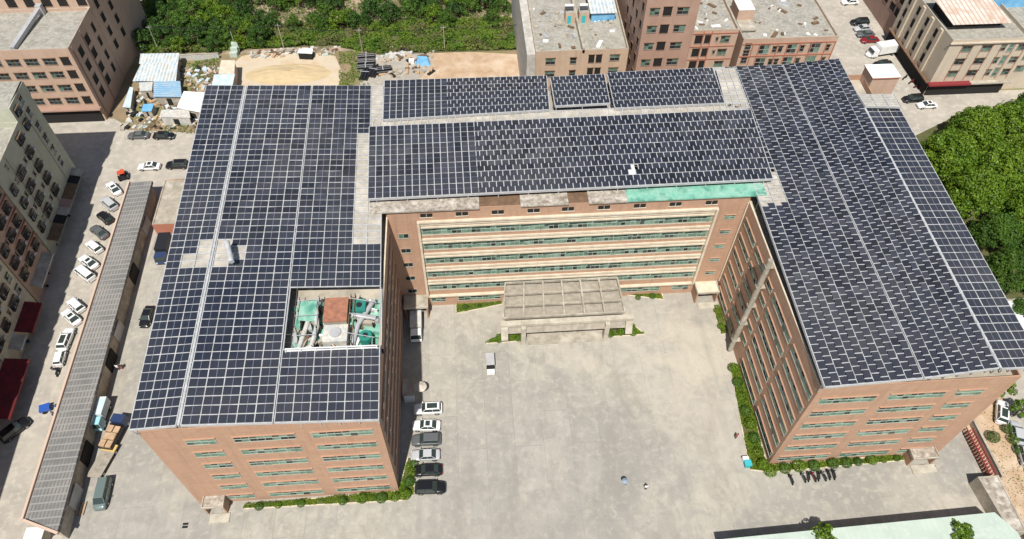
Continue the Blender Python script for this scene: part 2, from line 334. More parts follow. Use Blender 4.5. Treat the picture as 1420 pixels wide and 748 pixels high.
# back wall: framed ribbon windows
for i, z in enumerate(FZ[:5]):
    b = MB(); b.box(4.9, 52.9, 34.45, 34.735, z + .92, z + 1.2, 'cream'); b.box(4.9, 52.9, 34.52, 34.736, z + 1.5, z + 1.95, 'cream'); b.box(4.9, 52.9, 34.62, 34.738, z - .98, z - .84, 'cream')
    b.build('cornice', fac)
    o = place_win(fac, 'ribbon%d' % i, (47.6, 1.6, 60, 2, dict(hood=0, dark=.3)), 28.9, 34.74, z + .05, 0, 'ribbon_window', 1)
    b = MB(); r2 = random.Random(i)
    for k in range(12):       # projecting shades with drooping ends
        x = 5.1 + 3.98 * k; b.hexa([(x + .1, 34.5, z + .45 - .15 * r2.random()), (x + 3.8, 34.5, z + .78), (x + 3.8, 34.64, z + .78), (x + .1, 34.64, z + .6)], [(x + .1, 34.5, z + .66), (x + 3.8, 34.5, z + .83), (x + 3.8, 34.64, z + .84), (x + .1, 34.64, z + .84)], 'shade')
    b.build('shade_row', fac)
b = MB(); b.box(4.5, 4.88, 34.15, 34.737, 3.4, 23, 'cream'); b.box(52.92, 53.3, 34.15, 34.737, 3.4, 23, 'cream'); b.box(4.5, 53.3, 34.3, 34.734, 22.7, 23.05, 'cream'); b.box(4.5, 53.3, 34.2, 34.733, 3.1, 3.38, 'cream'); b.build('frame_trim', fac)
for a, c in ((5.2, 7.8), (10.1, 17.8), (40, 47.2), (49.6, 52.6)): place_win(fac, 'gr%d' % int(a), (c - a, 1.7, max(3, int((c - a))), 3, dict(hood=0)), (a + c) / 2, 34.74, 2.1, 0, seeds=1)
for z in FZ[:5]:
    place_win(fac, 'e', (1.6, 1.05, 2, 1, dict(dark=.9, hood=.1)), 1.9 + .15, 34.74, z - .9, 0); place_win(fac, 'e2', (1.7, 1.0, 2, 2), 55.8, 34.74, z + .1, 0)
for x in (6.1, 11.7, 17.4, 23.1, 28.6, 34.4, 40.2, 46, 51.9):
    b = MB(); b.box(x - .95, x + .95, 34.69, 34.735, 23.85, 24.65, 'dark'); b.box(x - .05, x + .05, 34.66, 34.732, 23.85, 24.65, 'concrete'); b.box(x - 1.05, x + 1.05, 34.6, 34.734, 23.72, 23.84, 'cream'); b.build('vent', fac)
# ledge over the back wall
b = MB(); b.box(-2.5, 14.5, 34.3, 36.9, 25.53, 25.8, 'rubble'); b.box(14.5, 21, 34.9, 36.9, 25.53, 25.62, 'rust'); b.box(21, 28.6, 34.35, 36.9, 25.53, 25.75, 'rubble'); b.box(28.6, 31.8, 34.8, 36.9, 25.53, 25.66, 'rust'); b.box(31.8, 38, 34.3, 36.9, 25.53, 25.78, 'rubble'); b.box(38, 60.5, 34.35, 37.2, 25.53, 25.8, 'green')
b.box(60.5, 62.8, 31.8, 36.5, 24.4, 25.3, 'concrete')
b.build('roof_ledge', fac)
# vertical edge strips and downpipes
b = MB(); b.cyl((57.2, 21.2, 1), (57.2, 21.2, 25.6), .42, 'concrete', 10)
for z in (4, 9, 14, 19, 24): b.box(56.7, 58.12, 20.8, 21.6, z, z + .25, 'concrete')
b.build('flue', fac)
for x, y in ((57.95, 34.5),):
    b = MB(); b.box(x - .1, x + .1, y - .1, y + .1, 3.4, 24, 'cream'); b.build('corner_strip', fac)
# porches
def porch(x0, x1, y0, y1, z, roofm='concrete', step=True):
    b = MB(); b.box(x0, x1, y0, y1 - .02, z, z + .3, 'concrete', roofm); b.box(x0, x0 + .15, y0, y1 - .02, z + .3, z + .5, 'concrete'); b.box(x1 - .15, x1, y0, y1 - .02, z + .3, z + .5, 'concrete'); b.box(x0 + .15, x1 - .15, y0, y0 + .15, z + .3, z + .5, 'fadecream')
    p = b.build('porch', fac)
    for x in (x0 + .1, x1 - .35):
        b = MB(); b.box(x, x + .25, y0 + .15, y1 - .03, 0, z, 'wall2'); b.build('side_wall', p)
    if step: b = MB(); b.box(x0 + .6, x1 + .3, y0 - 1.3, y0 + .1, .01, .2, 'fadecream'); b.build('doorstep', p)
porch(.4, 4.7, 31.8, 34.74, 3.2, 'concrete', False); porch(53.4, 57.6, 32, 34.74, 2.9, 'cream'); porch(-28.6, -25.4, -1.9, 0, 2.4, 'rubble'); porch(79.8, 84.0, -1.5, .42, 2.4, 'rubble')
# stair tower at the north-east corner
b = MB(); b.box(88.9, 94, 62.6, 66.4, 0, 26, 'pinkl', 'white'); b.box(88.7, 94.2, 62.4, 66.6, 26, 26.25, 'salmon', 'white'); b.build('stair_tower', fac)
# skylight sheets between the arrays
b = MB()
for k in range(12): b.box(-4.4, -1.9, 53.6 + k * 1.02, 54.5 + k * 1.02, 25.3 + .02 * (k % 2), 25.36 + .02 * (k % 2), 'white')
b.build('skylight_sheet', fac)
b = MB()
for k in range(5): b.box(60, 63.6, 55.6 + k * 2.1, 57.4 + k * 2.1, 24.6, 24.66, 'roofc')
b.build('roof_sheet', fac)

# rooftop plant inside the opening
b = MB(); b.box(-12.4, -.6, 9.4, 19.6, 23.004, 23.05, 'green'); b.build('painted_roof_patch', fac)
def rthing(name, label, cat, build, loc): 
    t = thing(name, label, cat, loc); build(t); return t
t = thing('brick_shaft', 'rusty brick topped shaft in the middle of the rooftop opening', 'shaft', (-6.4, 16.5, 23.05)); b = MB(); b.box(-8, -4.9, 14.7, 18.6, 23.05, 25, 'concrete'); b.build('shaft_wall', t); b = MB(); b.box(-8.1, -4.8, 14.6, 18.7, 25, 25.2, mat('rust_top', (.40, .17, .10), .9, (.25, .12, .08), 1.5)); b.build('cap', t)
t = thing('ventilation_unit', 'white box unit south of the rusty shaft in the rooftop opening', 'vent unit', (-6.3, 12.9, 23.05)); b = MB(); b.box(-8, -4.6, 11.6, 14.4, 23.2, 24.7, 'whites'); b.build('casing', t); b = MB(); b.cyl((-6.3, 13, 24.7), (-6.3, 13, 24.95), .8, 'galv', 14); b.build('fan_guard', t)
for i, (pts, lab) in enumerate([([(-11.2, 18.8, 24), (-10.4, 15.6, 24.1), (-11.3, 11, 24)], 'white bent duct along the west side of the rooftop opening'), ([(-9.4, 17.5, 24.4), (-9, 14.5, 24.4), (-9.5, 11.4, 24.2), (-11, 10.6, 24)], 'curved white duct beside the rusty shaft'), ([(-1.4, 18.8, 24), (-3.4, 14.5, 24.2), (-4, 11, 24)], 'slanting grey duct on the east side of the rooftop opening'), ([(-.9, 15.5, 24.2), (-4.2, 16.2, 24.3)], 'short grey duct joining the east side of the shaft')]):
    t = thing('roof_duct', lab, 'duct', pts[0], 'ducts in the rooftop opening'); b = MB()
    for p, q in zip(pts, pts[1:]): b.cyl(p, q, .34, 'whites' if i < 2 else 'galv', 10)
    b.build('pipe', t)
    b = MB(); b.box(pts[0][0] - .3, pts[0][0] + .3, pts[0][1] - .3, pts[0][1] + .3, 23.06, pts[0][2] - .3, 'galv'); b.build('foot', t)
t = thing('water_tank', 'dark green round tank in the rooftop opening', 'tank', (-2.2, 12.4, 23.05)); b = MB(); b.cyl((-2.2, 12.4, 23.06), (-2.2, 12.4, 24.6), .9, mat('tank_green', (.03, .22, .17), .4), 16); b.build('tank_body', t); b = MB(); b.cyl((-2.2, 12.4, 24.6), (-2.2, 12.4, 24.8), .35, 'black', 10); b.build('lid', t)
t = thing('water_tank', 'dark green tall tank at the back of the rooftop opening', 'tank', (-3.3, 17.4, 23.05)); b = MB(); b.box(-4.2, -2.4, 16.4, 18.5, 23.06, 24.9, mat('tank_green2', (.03, .20, .16), .5)); b.build('tank_body', t); b = MB(); b.cyl((-3.3, 17.4, 24.9), (-3.3, 17.4, 25.1), .4, 'black', 10); b.build('lid', t)
t = thing('parapet_railing', 'white railing along the south edge of the rooftop opening', 'railing', (-6.3, 9.6, 23)); b = MB()
for z in (25.2, 26.0, 26.35): b.bar((-12.4, 9.6 + (z - 26) * .3, z), (-.2, 9.4 + (z - 26) * .3, z), .16, .1, 'galv' if z < 26 else 'white')
b.build('rail', t)
for k in range(7): b = MB(); x = -12.3 + k * 2; b.box(x - .06, x + .06, 9.4, 9.52, 23.06, 26.3, 'white'); b.build('post', t)
r = random.Random(21); b = MB()
for _ in range(150):
    x = r.uniform(-12.1, -.9); y = r.uniform(9.9, 19.2)
    if -8.3 < x < -4.4 and 11.3 < y < 18.9: continue
    a = r.uniform(0, 3); l = r.uniform(.15, 1.3); s_ = r.uniform(.06, .3); c_, d_ = math.cos(a), math.sin(a); q = [(x + c_ * l * i - d_ * s_ * j, y + d_ * l * i + c_ * s_ * j) for i, j in ((-1, -1), (1, -1), (1, 1), (-1, 1))]
    b.prism(q, 23.06, 23.06 + r.uniform(.1, 1.0), ['dark', 'galv', 'white', 'green', 'rust', 'concrete', 'dark'][r.randrange(7)])
o = b.build('rooftop_clutter'); tag(o, 'jumble of pipe offcuts, netting and frames around the rusty shaft', 'clutter', kind='stuff')
t = thing('pipe_scaffold', 'rusty poles standing beside the shaft in the rooftop opening', 'scaffold', (-4, 15, 23.05)); b = MB()
for x in (-4.5, -3.9, -9.0, -11.8):
    for y in (11, 14, 17, 19): b.cyl((x, y, 23.06), (x, y, 25.3), .07, 'rust', 6)
    b.bar((x, 10.6, 25.2), (x, 19.3, 25.2), .09, .09, 'rust' if x > -5 else 'galv')
for y in (12.5, 15.8, 18.4): b.bar((-12, y, 25.3), (-9, y, 25.3), .08, .08, 'galv'); b.bar((-4.5, y, 25.3), (-.8, y - 1, 25.3), .09, .09, 'galv')
b.build('poles', t); b = MB(); b.hexa([(-11.9, 15.5, 24.6), (-9.2, 15.2, 24.5), (-9.3, 18.8, 24.9), (-11.8, 18.6, 24.6)], [(-11.9, 15.5, 24.65), (-9.2, 15.2, 24.55), (-9.3, 18.8, 24.95), (-11.8, 18.6, 24.65)], 'green'); b.build('netting', t)
# flue through the west array
t = thing('roof_chimney', 'leaning silver flue sticking up through the gap in the west solar roof', 'chimney', (-22.6, 26.5, 23)); b = MB(); b.cyl((-22.6, 27.5, 23.1), (-22.6, 27.5, 28.2), .35, 'alu', 12); b.build('upright', t); b = MB(); b.cyl((-22.5, 27.6, 28.2), (-21.4, 24.2, 27.6), .42, 'alu', 12); b.build('elbow', t)
t = thing('roof_unit', 'small pale rooftop unit beside the silver flue', 'vent unit', (-20.5, 25.5, 23)); b = MB(); b.box(-21.4, -19.6, 24.6, 26.3, 23.1, 24.5, 'white'); b.build('casing', t); b = MB(); b.cyl((-20.5, 25.4, 24.5), (-20.5, 25.4, 24.7), .5, 'galv', 12); b.build('fan_guard', t)

# ---------------------------------------------------------------- solar canopies
def bil(Q, u, v):
    A, B, C, D = Q; return A * (1 - u) * (1 - v) + B * u * (1 - v) + C * u * v + D * (1 - u) * v
def canopy(name, label, Q, nx, ny, skip=None, open_=None, sheet_='sheet', barw=.15, tickdir='v', postz=23.05, edge=True, group='solar arrays on the factory roof', wide=(), thick=.14, posts=6, mode=None, tilt=0):
    """Q: south-west, south-east, north-east, north-west corners"""
    Q = [Vector(q) for q in Q]; c = (Q[0] + Q[1] + Q[2] + Q[3]) / 4
    t = thing(name, label, 'solar array', (c.x, c.y, 23), group)
    cells = []
    W = (Q[1] - Q[0]).length / nx; D = (Q[3] - Q[0]).length / ny
    gu = barw * .5 / W; gv = barw * .5 / D
    rr = random.Random(len(name) * 3 + nx)
    md = lambda i: (mode(i) if mode else None)
    for i in range(nx):
        for j in range(ny):
            m = bil(Q, (i + .5) / nx, (j + .5) / ny)
            if skip and skip(m.x, m.y, i, j): continue
            k = md(i)
            if k == 'v':
                cells.append((i + gu, i + .5 - .02, j + gv, j + 1 - gv, m)); top_ = min(ny, j + 1.5); cells.append((i + .5 + .02, i + 1 - gu, j + .5 + gv, top_ - gv, m))
                if j == 0: cells.append((i + .5 + .02, i + 1 - gu, gv, .5 - gv, m))
            elif k == 'u':
                cells.append((i + gu, i + 1 - gu, j + gv, j + .5 - .02, m)); cells.append((i + .5 + gu, min(nx - gu, i + 1.5 - gu), j + .5 + .02, j + 1 - gv, m))
                if i == 0 or md(i - 1) != 'u': cells.append((i + gu, i + .5 - gu, j + .5 + .02, j + 1 - gv, m))
            else: cells.append((i + gu, i + 1 - gu, j + gv, j + 1 - gv, m))
    cells.sort(key=lambda k: (k[4] - CAM).length)
    def put(b, a0_, a1_, c0_, c1_):
        u0, u1, v0, v1 = a0_ / nx, a1_ / nx, c0_ / ny, c1_ / ny
        p = [bil(Q, u0, v0), bil(Q, u1, v0), bil(Q, u1, v1), bil(Q, u0, v1)]
        tl = rr.gauss(0, .011); tw = rr.gauss(0, .011); dz = [Vector((0, 0, k * .02 + q)) for k, q in zip((-tl - tw, -tl + tw, tl + tw, tl - tw), (0, 0, 0, 0))]
        ti = tilt * D * (c1_ - c0_); dz = [Vector((0, 0, d * 1.0 + (ti if n_ > 1 else 0) + s1)) for n_, (d, s1) in enumerate(zip([(-tl - tw) * W, (-tl + tw) * W, (tl + tw) * W, (tl - tw) * W], [0] * 4))]
        z1 = Vector((0, 0, .06)); z0 = Vector((0, 0, .004))
        top = [a + z1 + d for a, d in zip(p, dz)]
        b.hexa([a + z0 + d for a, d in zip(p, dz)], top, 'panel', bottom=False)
        if a1_ - a0_ < .6 or c1_ - c0_ < .6: return
        e = Vector((0, 0, .006)); w = .05
        if tickdir == 'v': q0 = top[0].lerp(top[1], .5 - w / 2 / W * 1.2); q1 = top[0].lerp(top[1], .5 + w / 2 / W * 1.2); b0 = top[3].lerp(top[2], .5 + w / 2 / W * 1.2); b1 = top[3].lerp(top[2], .5 - w / 2 / W * 1.2)
        else: q0 = top[0].lerp(top[3], .5 - w / 2 / D); q1 = top[1].lerp(top[2], .5 - w / 2 / D); b0 = top[1].lerp(top[2], .5 + w / 2 / D); b1 = top[0].lerp(top[3], .5 + w / 2 / D)
        b.face([q0 + e, q1 + e, b0 + e, b1 + e], 'tick')
    for c_ in cells[:100]:
        b = MB(); put(b, *c_[:4]); b.build('solar_panel', t)
    if len(cells) > 100:
        b = MB()
        for c_ in cells[100:]: put(b, *c_[:4])
        o = b.build('solar_panel_field', t); o['kind'] = 'stuff'
    b = MB(); dn = Vector((0, 0, -.05))
    def isopen(i, j):
        if not (0 <= i < nx and 0 <= j < ny): return None
        m = bil(Q, (i + .5) / nx, (j + .5) / ny); return bool(open_ and open_(m.x, m.y))
    def runs(flags):
        out = []; st = None
        for k, f_ in enumerate(flags + [False]):
            if f_ and st is None: st = k
            if not f_ and st is not None: out.append((st, k)); st = None
        return out
    for i in range(nx + 1):
        if i < nx and md(i) == 'u' and md(max(0, i - 1)) == 'u': continue
        for a, e in runs([not all(q for q in (isopen(i - 1, j), isopen(i, j)) if q is not None) for j in range(ny)]): b.bar(bil(Q, i / nx, a / ny) + dn, bil(Q, i / nx, e / ny) + dn, barw, thick, 'alu')
    for i in range(nx):
        if md(i) == 'u':
            for j in range(ny): b.bar(bil(Q, i / nx, j / ny) + dn, bil(Q, i / nx, (j + .5) / ny) + dn, barw, thick, 'alu'); b.bar(bil(Q, (i + .5) / nx, (j + .5) / ny) + dn, bil(Q, (i + .5) / nx, (j + 1) / ny) + dn, barw, thick, 'alu')
        if md(i) == 'v':
            for j in range(ny):
                b.bar(bil(Q, i / nx, j / ny) + dn * -.2, bil(Q, (i + .5) / nx, j / ny) + dn * -.2, barw * 1.1, thick, 'alu'); b.bar(bil(Q, (i + .5) / nx, (j + .5) / ny) + dn * -.2, bil(Q, (i + 1) / nx, (j + .5) / ny) + dn * -.2, barw * 1.1, thick, 'alu')
    for j in range(ny + 1):
        if md(0) == 'v' and 0 < j < ny: continue
        for a, e in runs([not all(q for q in (isopen(i, j - 1), isopen(i, j)) if q is not None) for i in range(nx)]): b.bar(bil(Q, a / nx, j / ny) + dn * 1.06, bil(Q, e / nx, j / ny) + dn * 1.06, barw, thick, 'alu')
    b.build('support_rails', t)
    if skip and sheet_:
        b = MB(); d2 = Vector((0, 0, -.16)); cnt = 0
        for i in range(nx):
            for j in range(ny):
                m = bil(Q, (i + .5) / nx, (j + .5) / ny)
                if skip(m.x, m.y, i, j) and not isopen(i, j):
                    b.face([bil(Q, i / nx, j / ny) + d2, bil(Q, (i + 1) / nx, j / ny) + d2, bil(Q, (i + 1) / nx, (j + 1) / ny) + d2, bil(Q, i / nx, (j + 1) / ny) + d2], sheet_); cnt += 1
        if cnt: b.build('roof_sheets', t)
    if edge:
        b = MB(); lo = Vector((0, 0, -.3))
        for k in range(4): b.bar(Q[k] + lo, Q[(k + 1) % 4] + lo, .16, .22, 'galv')
        b.build('edge_beam', t)
    for k in range(posts):
        for vv in (.012, .5, .988):
            p = bil(Q, .02 + .96 * k / max(1, posts - 1), vv)
            b = MB(); b.box(p.x - .07, p.x + .07, p.y - .07, p.y + .07, postz, p.z - .3, 'galv'); b.build('post', t)
    return t, Q
def V(px, py, z): return G(px, py, z)
z = 26.4
WSW, WRf, WRb, WNW = V(179, 596, 25.5), V(247, 590, 26.1), V(341, 119, 26.1), V(286, 119, 25.5)
MF, MBk = V(379, 586, 25.9), V(433, 119, 25.9); EF, EB = V(525, 582, 25.6), V(531, 119, 25.6)
sh = lambda p, dx: Vector((p[0] + dx, p[1], p[2]))
gap = lambda x, y, i, j: (24.4 < y < 30.0 and -28.6 < x < -22.0) or (25.5 < y < 29 and -24 < x < -20.9)
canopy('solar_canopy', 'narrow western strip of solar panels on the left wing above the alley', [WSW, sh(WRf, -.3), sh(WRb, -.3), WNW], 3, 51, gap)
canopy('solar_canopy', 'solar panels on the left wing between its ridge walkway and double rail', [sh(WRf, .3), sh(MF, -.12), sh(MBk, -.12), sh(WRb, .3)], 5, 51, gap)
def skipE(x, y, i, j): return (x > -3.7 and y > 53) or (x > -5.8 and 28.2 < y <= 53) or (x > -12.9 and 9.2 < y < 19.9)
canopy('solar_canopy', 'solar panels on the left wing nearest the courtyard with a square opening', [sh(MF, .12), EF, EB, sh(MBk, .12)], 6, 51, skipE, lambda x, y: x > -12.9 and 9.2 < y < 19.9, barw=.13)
# struts hanging from the outer eaves
def eave_struts(a, c, n_, off):
    b = MB()
    for k in range(n_):
        p = a.lerp(c, k / n_); q = a.lerp(c, (k + .5) / n_); b.bar(p, p + Vector((off, 0, -1.5)), .08, .08, 'galv'); b.bar(p + Vector((off, 0, -1.5)), q, .07, .07, 'galv')
    b.bar(a + Vector((off, 0, -1.5)), c + Vector((off, 0, -1.5)), .1, .1, 'galv')
    b.build('eave_truss', fac)
eave_struts(WSW, WNW, 50, .5)
# ridge walkway
def walkway(label, a, b_, wd):
    t = thing('roof_walkway', label, 'walkway', a, 'roof walkways'); b = MB(); b.bar(a, b_, wd, .05, 'alu')
    n = int((b_ - a).length / 1.3)
    for k in range(n):
        p = a.lerp(b_, (k + .5) / n); b.box(p.x - wd * .5, p.x + wd * .5, p.y - .12, p.y + .12, p.z + .03, p.z + .07, 'alu')
    b.build('tread', t)
    b = MB(); b.bar(a + Vector((0, 0, -.15)), b_ + Vector((0, 0, -.15)), .2, .2, 'galv'); b.build('bearer', t)
walkway('white ridge walkway on the left wing solar roof', WRf + Vector((0, 0, .02)), WRb + Vector((0, 0, .02)), .3)
# middle block
SSW, SSE, SNE, SNW = V(510, 276, 27.0), V(1072, 248, 27.0), V(1041, 152, 27.2), V(512, 176, 27.2)
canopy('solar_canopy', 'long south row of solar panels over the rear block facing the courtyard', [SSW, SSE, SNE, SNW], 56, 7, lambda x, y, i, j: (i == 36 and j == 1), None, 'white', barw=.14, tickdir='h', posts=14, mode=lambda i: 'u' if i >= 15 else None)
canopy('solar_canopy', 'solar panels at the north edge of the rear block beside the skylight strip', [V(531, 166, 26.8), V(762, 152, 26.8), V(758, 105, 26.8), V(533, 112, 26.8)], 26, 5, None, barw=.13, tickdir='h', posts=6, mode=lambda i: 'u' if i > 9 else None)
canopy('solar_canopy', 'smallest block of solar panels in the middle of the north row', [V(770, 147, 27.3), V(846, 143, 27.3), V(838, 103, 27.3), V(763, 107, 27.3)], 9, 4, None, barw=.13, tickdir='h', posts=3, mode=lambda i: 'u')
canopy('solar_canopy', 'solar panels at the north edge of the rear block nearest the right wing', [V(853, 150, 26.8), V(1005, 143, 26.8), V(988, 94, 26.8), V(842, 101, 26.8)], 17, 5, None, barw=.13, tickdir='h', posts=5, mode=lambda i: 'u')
canopy('steel_grid', 'bare steel rails without panels between the two solar rows of the rear block', [V(516, 178, 26.4), V(1036, 153, 26.4), V(1034, 142, 26.4), V(519, 165, 26.4)], 56, 1, lambda *a: True, barw=.12, posts=0, edge=False, group='bare steel grids')
canopy('steel_grid', 'bare steel rails without panels at the north-east corner of the rear block', [V(1008, 150, 26.4), V(1040, 150, 26.4), V(1019, 94, 26.4), V(993, 96, 26.4)], 3, 9, lambda *a: True, barw=.12, posts=0, edge=False, group='bare steel grids')
# right wing
RSW, RMf, RRf = V(1144, 537, 25.8), V(1281, 524, 25.9), V(1388, 510, 25.7)
RNW, RMb, RRb = V(1021, 93, 25.8), V(1085, 90, 25.9), V(1165, 82, 25.7)
skR = lambda x, y, i, j: (y > 32.3 and x < 62.4)
BW = V(1052, 275, 25.8)
WW = RSW + (BW - RSW) * ((RNW.y - RSW.y) / (BW.y - RSW.y)); WW.z = 25.8
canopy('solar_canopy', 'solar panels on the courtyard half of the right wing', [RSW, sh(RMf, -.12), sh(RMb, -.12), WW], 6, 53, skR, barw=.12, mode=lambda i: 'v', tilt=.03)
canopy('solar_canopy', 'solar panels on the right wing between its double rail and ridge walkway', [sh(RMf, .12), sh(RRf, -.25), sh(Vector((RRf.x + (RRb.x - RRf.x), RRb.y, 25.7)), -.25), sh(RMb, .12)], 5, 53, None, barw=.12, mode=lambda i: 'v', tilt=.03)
RB2 = V(1198, 147, 25.7)
walkway('white ridge walkway on the right wing solar roof', RRf + Vector((0, 0, .02)), RB2 + Vector((0, 0, .02)), .3)
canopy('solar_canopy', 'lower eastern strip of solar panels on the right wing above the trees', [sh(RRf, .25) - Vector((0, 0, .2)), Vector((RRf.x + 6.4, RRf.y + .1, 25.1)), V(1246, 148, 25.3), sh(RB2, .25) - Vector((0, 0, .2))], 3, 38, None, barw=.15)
canopy('steel_grid', 'bare steel rails without panels beside the pink stair tower', [V(1200, 147, 26.3), V(1250, 148, 26.3), V(1240, 131, 26.3), V(1190, 131, 26.3)], 3, 5, lambda *a: True, barw=.09, posts=0, edge=True, group='bare steel grids')

# ---------------------------------------------------------------- generic buildings
def block(name, label, poly, Hh, wallm, roofm='roofg', parapet=.9, facades=(), cat='building', band=None, group=None):
    """facades: (side index, list of (distance from start, width, [z...], nx, kind))"""
    cx = sum(p[0] for p in poly) / len(poly); cy = sum(p[1] for p in poly) / len(poly)
    t = thing(name, label, cat, (cx, cy, 0), group); n = len(poly)
    b = MB()
    for i in range(n):
        p, q = poly[i], poly[(i + 1) % n]; b.face([(p[0], p[1], 0), (q[0], q[1], 0), (q[0], q[1], Hh), (p[0], p[1], Hh)], wallm)
    ip = inset(poly, .25)
    for i in range(n):
        p, q = poly[i], poly[(i + 1) % n]; a, c = ip[i], ip[(i + 1) % n]
        b.face([(p[0], p[1], Hh), (q[0], q[1], Hh), (c[0], c[1], Hh), (a[0], a[1], Hh)], 'concrete'); b.face([(a[0], a[1], Hh - parapet), (a[0], a[1], Hh), (c[0], c[1], Hh), (c[0], c[1], Hh - parapet)], wallm)
    b.build('wall', t)
    b = MB(); b.face([(a.x, a.y, Hh - parapet) for a in ip], roofm); b.build('roof', t)
    for side, wins in facades:
        p, q = Vector(poly[side]), Vector(poly[(side + 1) % n]); d = (q - p).normalized(); rz = math.atan2(d.y, d.x); nrm = Vector((d.y, -d.x))
        for s, wd, zs, nx, kind in wins:
            pos = p + d * s + nrm * .003
            for zz in zs:
                if kind == 'plain': args = (wd, 1.5, nx, 2, dict(frame='dframe', dark=.6, hood=.2, glass='gglass'))
                elif kind == 'dark': args = (wd, 1.9, nx, 1, dict(frame='dark', dark=1.7, hood=.15))
                elif kind == 'small': args = (wd, .9, nx, 1, dict(frame='concrete', dark=.8, hood=.1))
                elif kind == 'tall': args = (wd, 2.2, nx, 2, dict(frame='galv', dark=.6, hood=.1))
                elif kind == 'cage': args = None
                if args: place_win(t, '%s%.1f' % (kind, wd), args, pos.x, pos.y, zz, rz, seeds=2)
                else: cage(t, wd, pos.x, pos.y, zz, rz)
    return t
CG = {}
def cage(parent, wd, x, y, z, rz):
    k = (round(wd, 1), rnd.randrange(3))
    if k not in CG:
        r = random.Random(len(CG)); b = MB(); h = 1.6
        b.box(-wd / 2, wd / 2, -.03, .05, -h / 2, h / 2, 'glass'); b.box(-wd / 2 - .1, wd / 2 + .1, -.4, .06, h / 2, h / 2 + .08, 'rust'); b.box(-wd / 2 - .05, wd / 2 + .05, -.4, .06, -h / 2 - .08, -h / 2, 'rust')
        m = int(wd / .22)
        for i in range(m + 1): xx = -wd / 2 + wd * i / m; b.box(xx - .02, xx + .02, -.4, -.36, -h / 2, h / 2, 'black')
        for zz in (-.3, .3): b.box(-wd / 2, wd / 2, -.41, -.35, zz, zz + .05, 'black')
        for i in range(3): xx = r.uniform(-wd / 2 + .1, wd / 2 - .5); b.box(xx, xx + .3, -.33, -.2, -.7, r.uniform(-.3, .1), [M['cloth_w'], M['cloth_d'], M['cloth_b'], M['palebl']][r.randrange(4)])
        if r.random() < .5: b.box(wd / 2 + .2, wd / 2 + .9, -.35, .04, -.9, -.4, 'galv')
        o = b.build('window', None); CG[k] = o.data; bpy.data.objects.remove(o)
    o = bpy.data.objects.new('window', CG[k]); col.objects.link(o); o.parent = parent; o.location = Vector((x, y, z)) - WLOC[parent.name]; o.rotation_euler = (0, 0, rz)
def bandpart(parent, name, x0, x1, y0, y1, z0, z1, m): b = MB(); b.box(x0, x1, y0, y1, z0, z1, m); return b.build(name, parent)

# apartments on the west side, east faces on the skewed street line x(y)
def sx(y): return -64.0 - .062 * y
zz5 = [19.6, 16.3, 13.0, 9.8, 6.6]
apA = block('apartment_block', 'pale green apartment block with a stepped roof at the upper left', [(-92, 50.8), (sx(51), 50.8), (sx(65), 65), (-92, 65)], 21.5, 'greenr', facades=[(1, [(2, 1.6, zz5[1:], 2, 'cage'), (4.2, .6, zz5, 1, 'small'), (6.3, 2.6, zz5[1:], 3, 'cage'), (9.6, .7, zz5[1:], 1, 'small'), (11.8, 2.2, zz5, 3, 'cage')])])
b = MB(); b.box(-92, sx(65) - .3, 65.01, 73, 21.5, 24.5, 'greenr', 'roofg'); b.prism([(-92, 65.01), (sx(65), 65.01), (sx(73), 73), (-92, 73)], 0, 21.5, 'greenr'); b.prism([(sx(65) - .302, 65.02), (sx(65), 65.02), (sx(73), 73), (sx(73) - .3, 73)], 21.5, 24.5, 'greenr'); b.build('north_bay', apA)
for zz in (22.9, 19.9, 16.5, 13.6, 10.6, 7.6): place_win(apA, 'nb', (1.3, 1.6, 2, 2, dict(frame='galv', dark=.7, hood=.2)), sx(69.6) + .01, 69.6, zz, math.pi / 2 + .06)
for zz in (22.7, 19.6): cage(apA, 1.7, sx(66.6) + .01, 66.6, zz, math.pi / 2 + .06)
b = MB()
for k in range(9): y = 52 + k * 2.2; b.hexa([(sx(y), y, 3.9), (sx(y) + 1.9, y, 3.3), (sx(y) + 1.9, y + 2.1, 3.3), (sx(y), y + 2.1, 3.9)], [(sx(y), y, 4), (sx(y) + 1.9, y, 3.4), (sx(y) + 1.9, y + 2.1, 3.4), (sx(y), y + 2.1, 4)], ['rust', 'rust', 'dark', 'concrete', 'brown'][k % 5])
b.build('awning', apA)
for y in (50.2, 56, 62, 68): bandpart(apA, 'downpipe', sx(y) , sx(y) + .12, y, y + .12, 4, 21, 'concrete')
ay = lambda a, c: [(-92, a), (sx(a) + .0, a), (sx(c), c), (-92, c)]
zl = [23, 19.6, 16.3, 13.0, 9.8, 6.6]
apB = block('apartment_block', 'pink brown apartment block with red lines between its barred windows', ay(39.8, 50.5), 24.5, 'pinkl', facades=[(1, [(1.6, 2.0, zl, 3, 'cage'), (5.2, 2.2, zl, 3, 'cage'), (8.6, 2.0, zl, 3, 'cage'), (3.5, .5, zl, 1, 'small')])])
for zz in zl: bandpart(apB, 'floor_line', sx(39.8) - .6, sx(50.3) + .35, 39.9, 50.4, zz + 1.35, zz + 1.5, 'salmon')
apC = block('apartment_block', 'cream yellow apartment block with cluttered window cages on the left edge', ay(24.9, 39.5), 24.5, 'ashed', facades=[(1, [(1.8, 2.4, zl, 3, 'cage'), (5.6, 2.0, zl, 3, 'cage'), (8.1, .6, zl, 1, 'small'), (10.2, 2.4, zl, 3, 'cage'), (13.2, 1.2, zl, 2, 'plain')])])
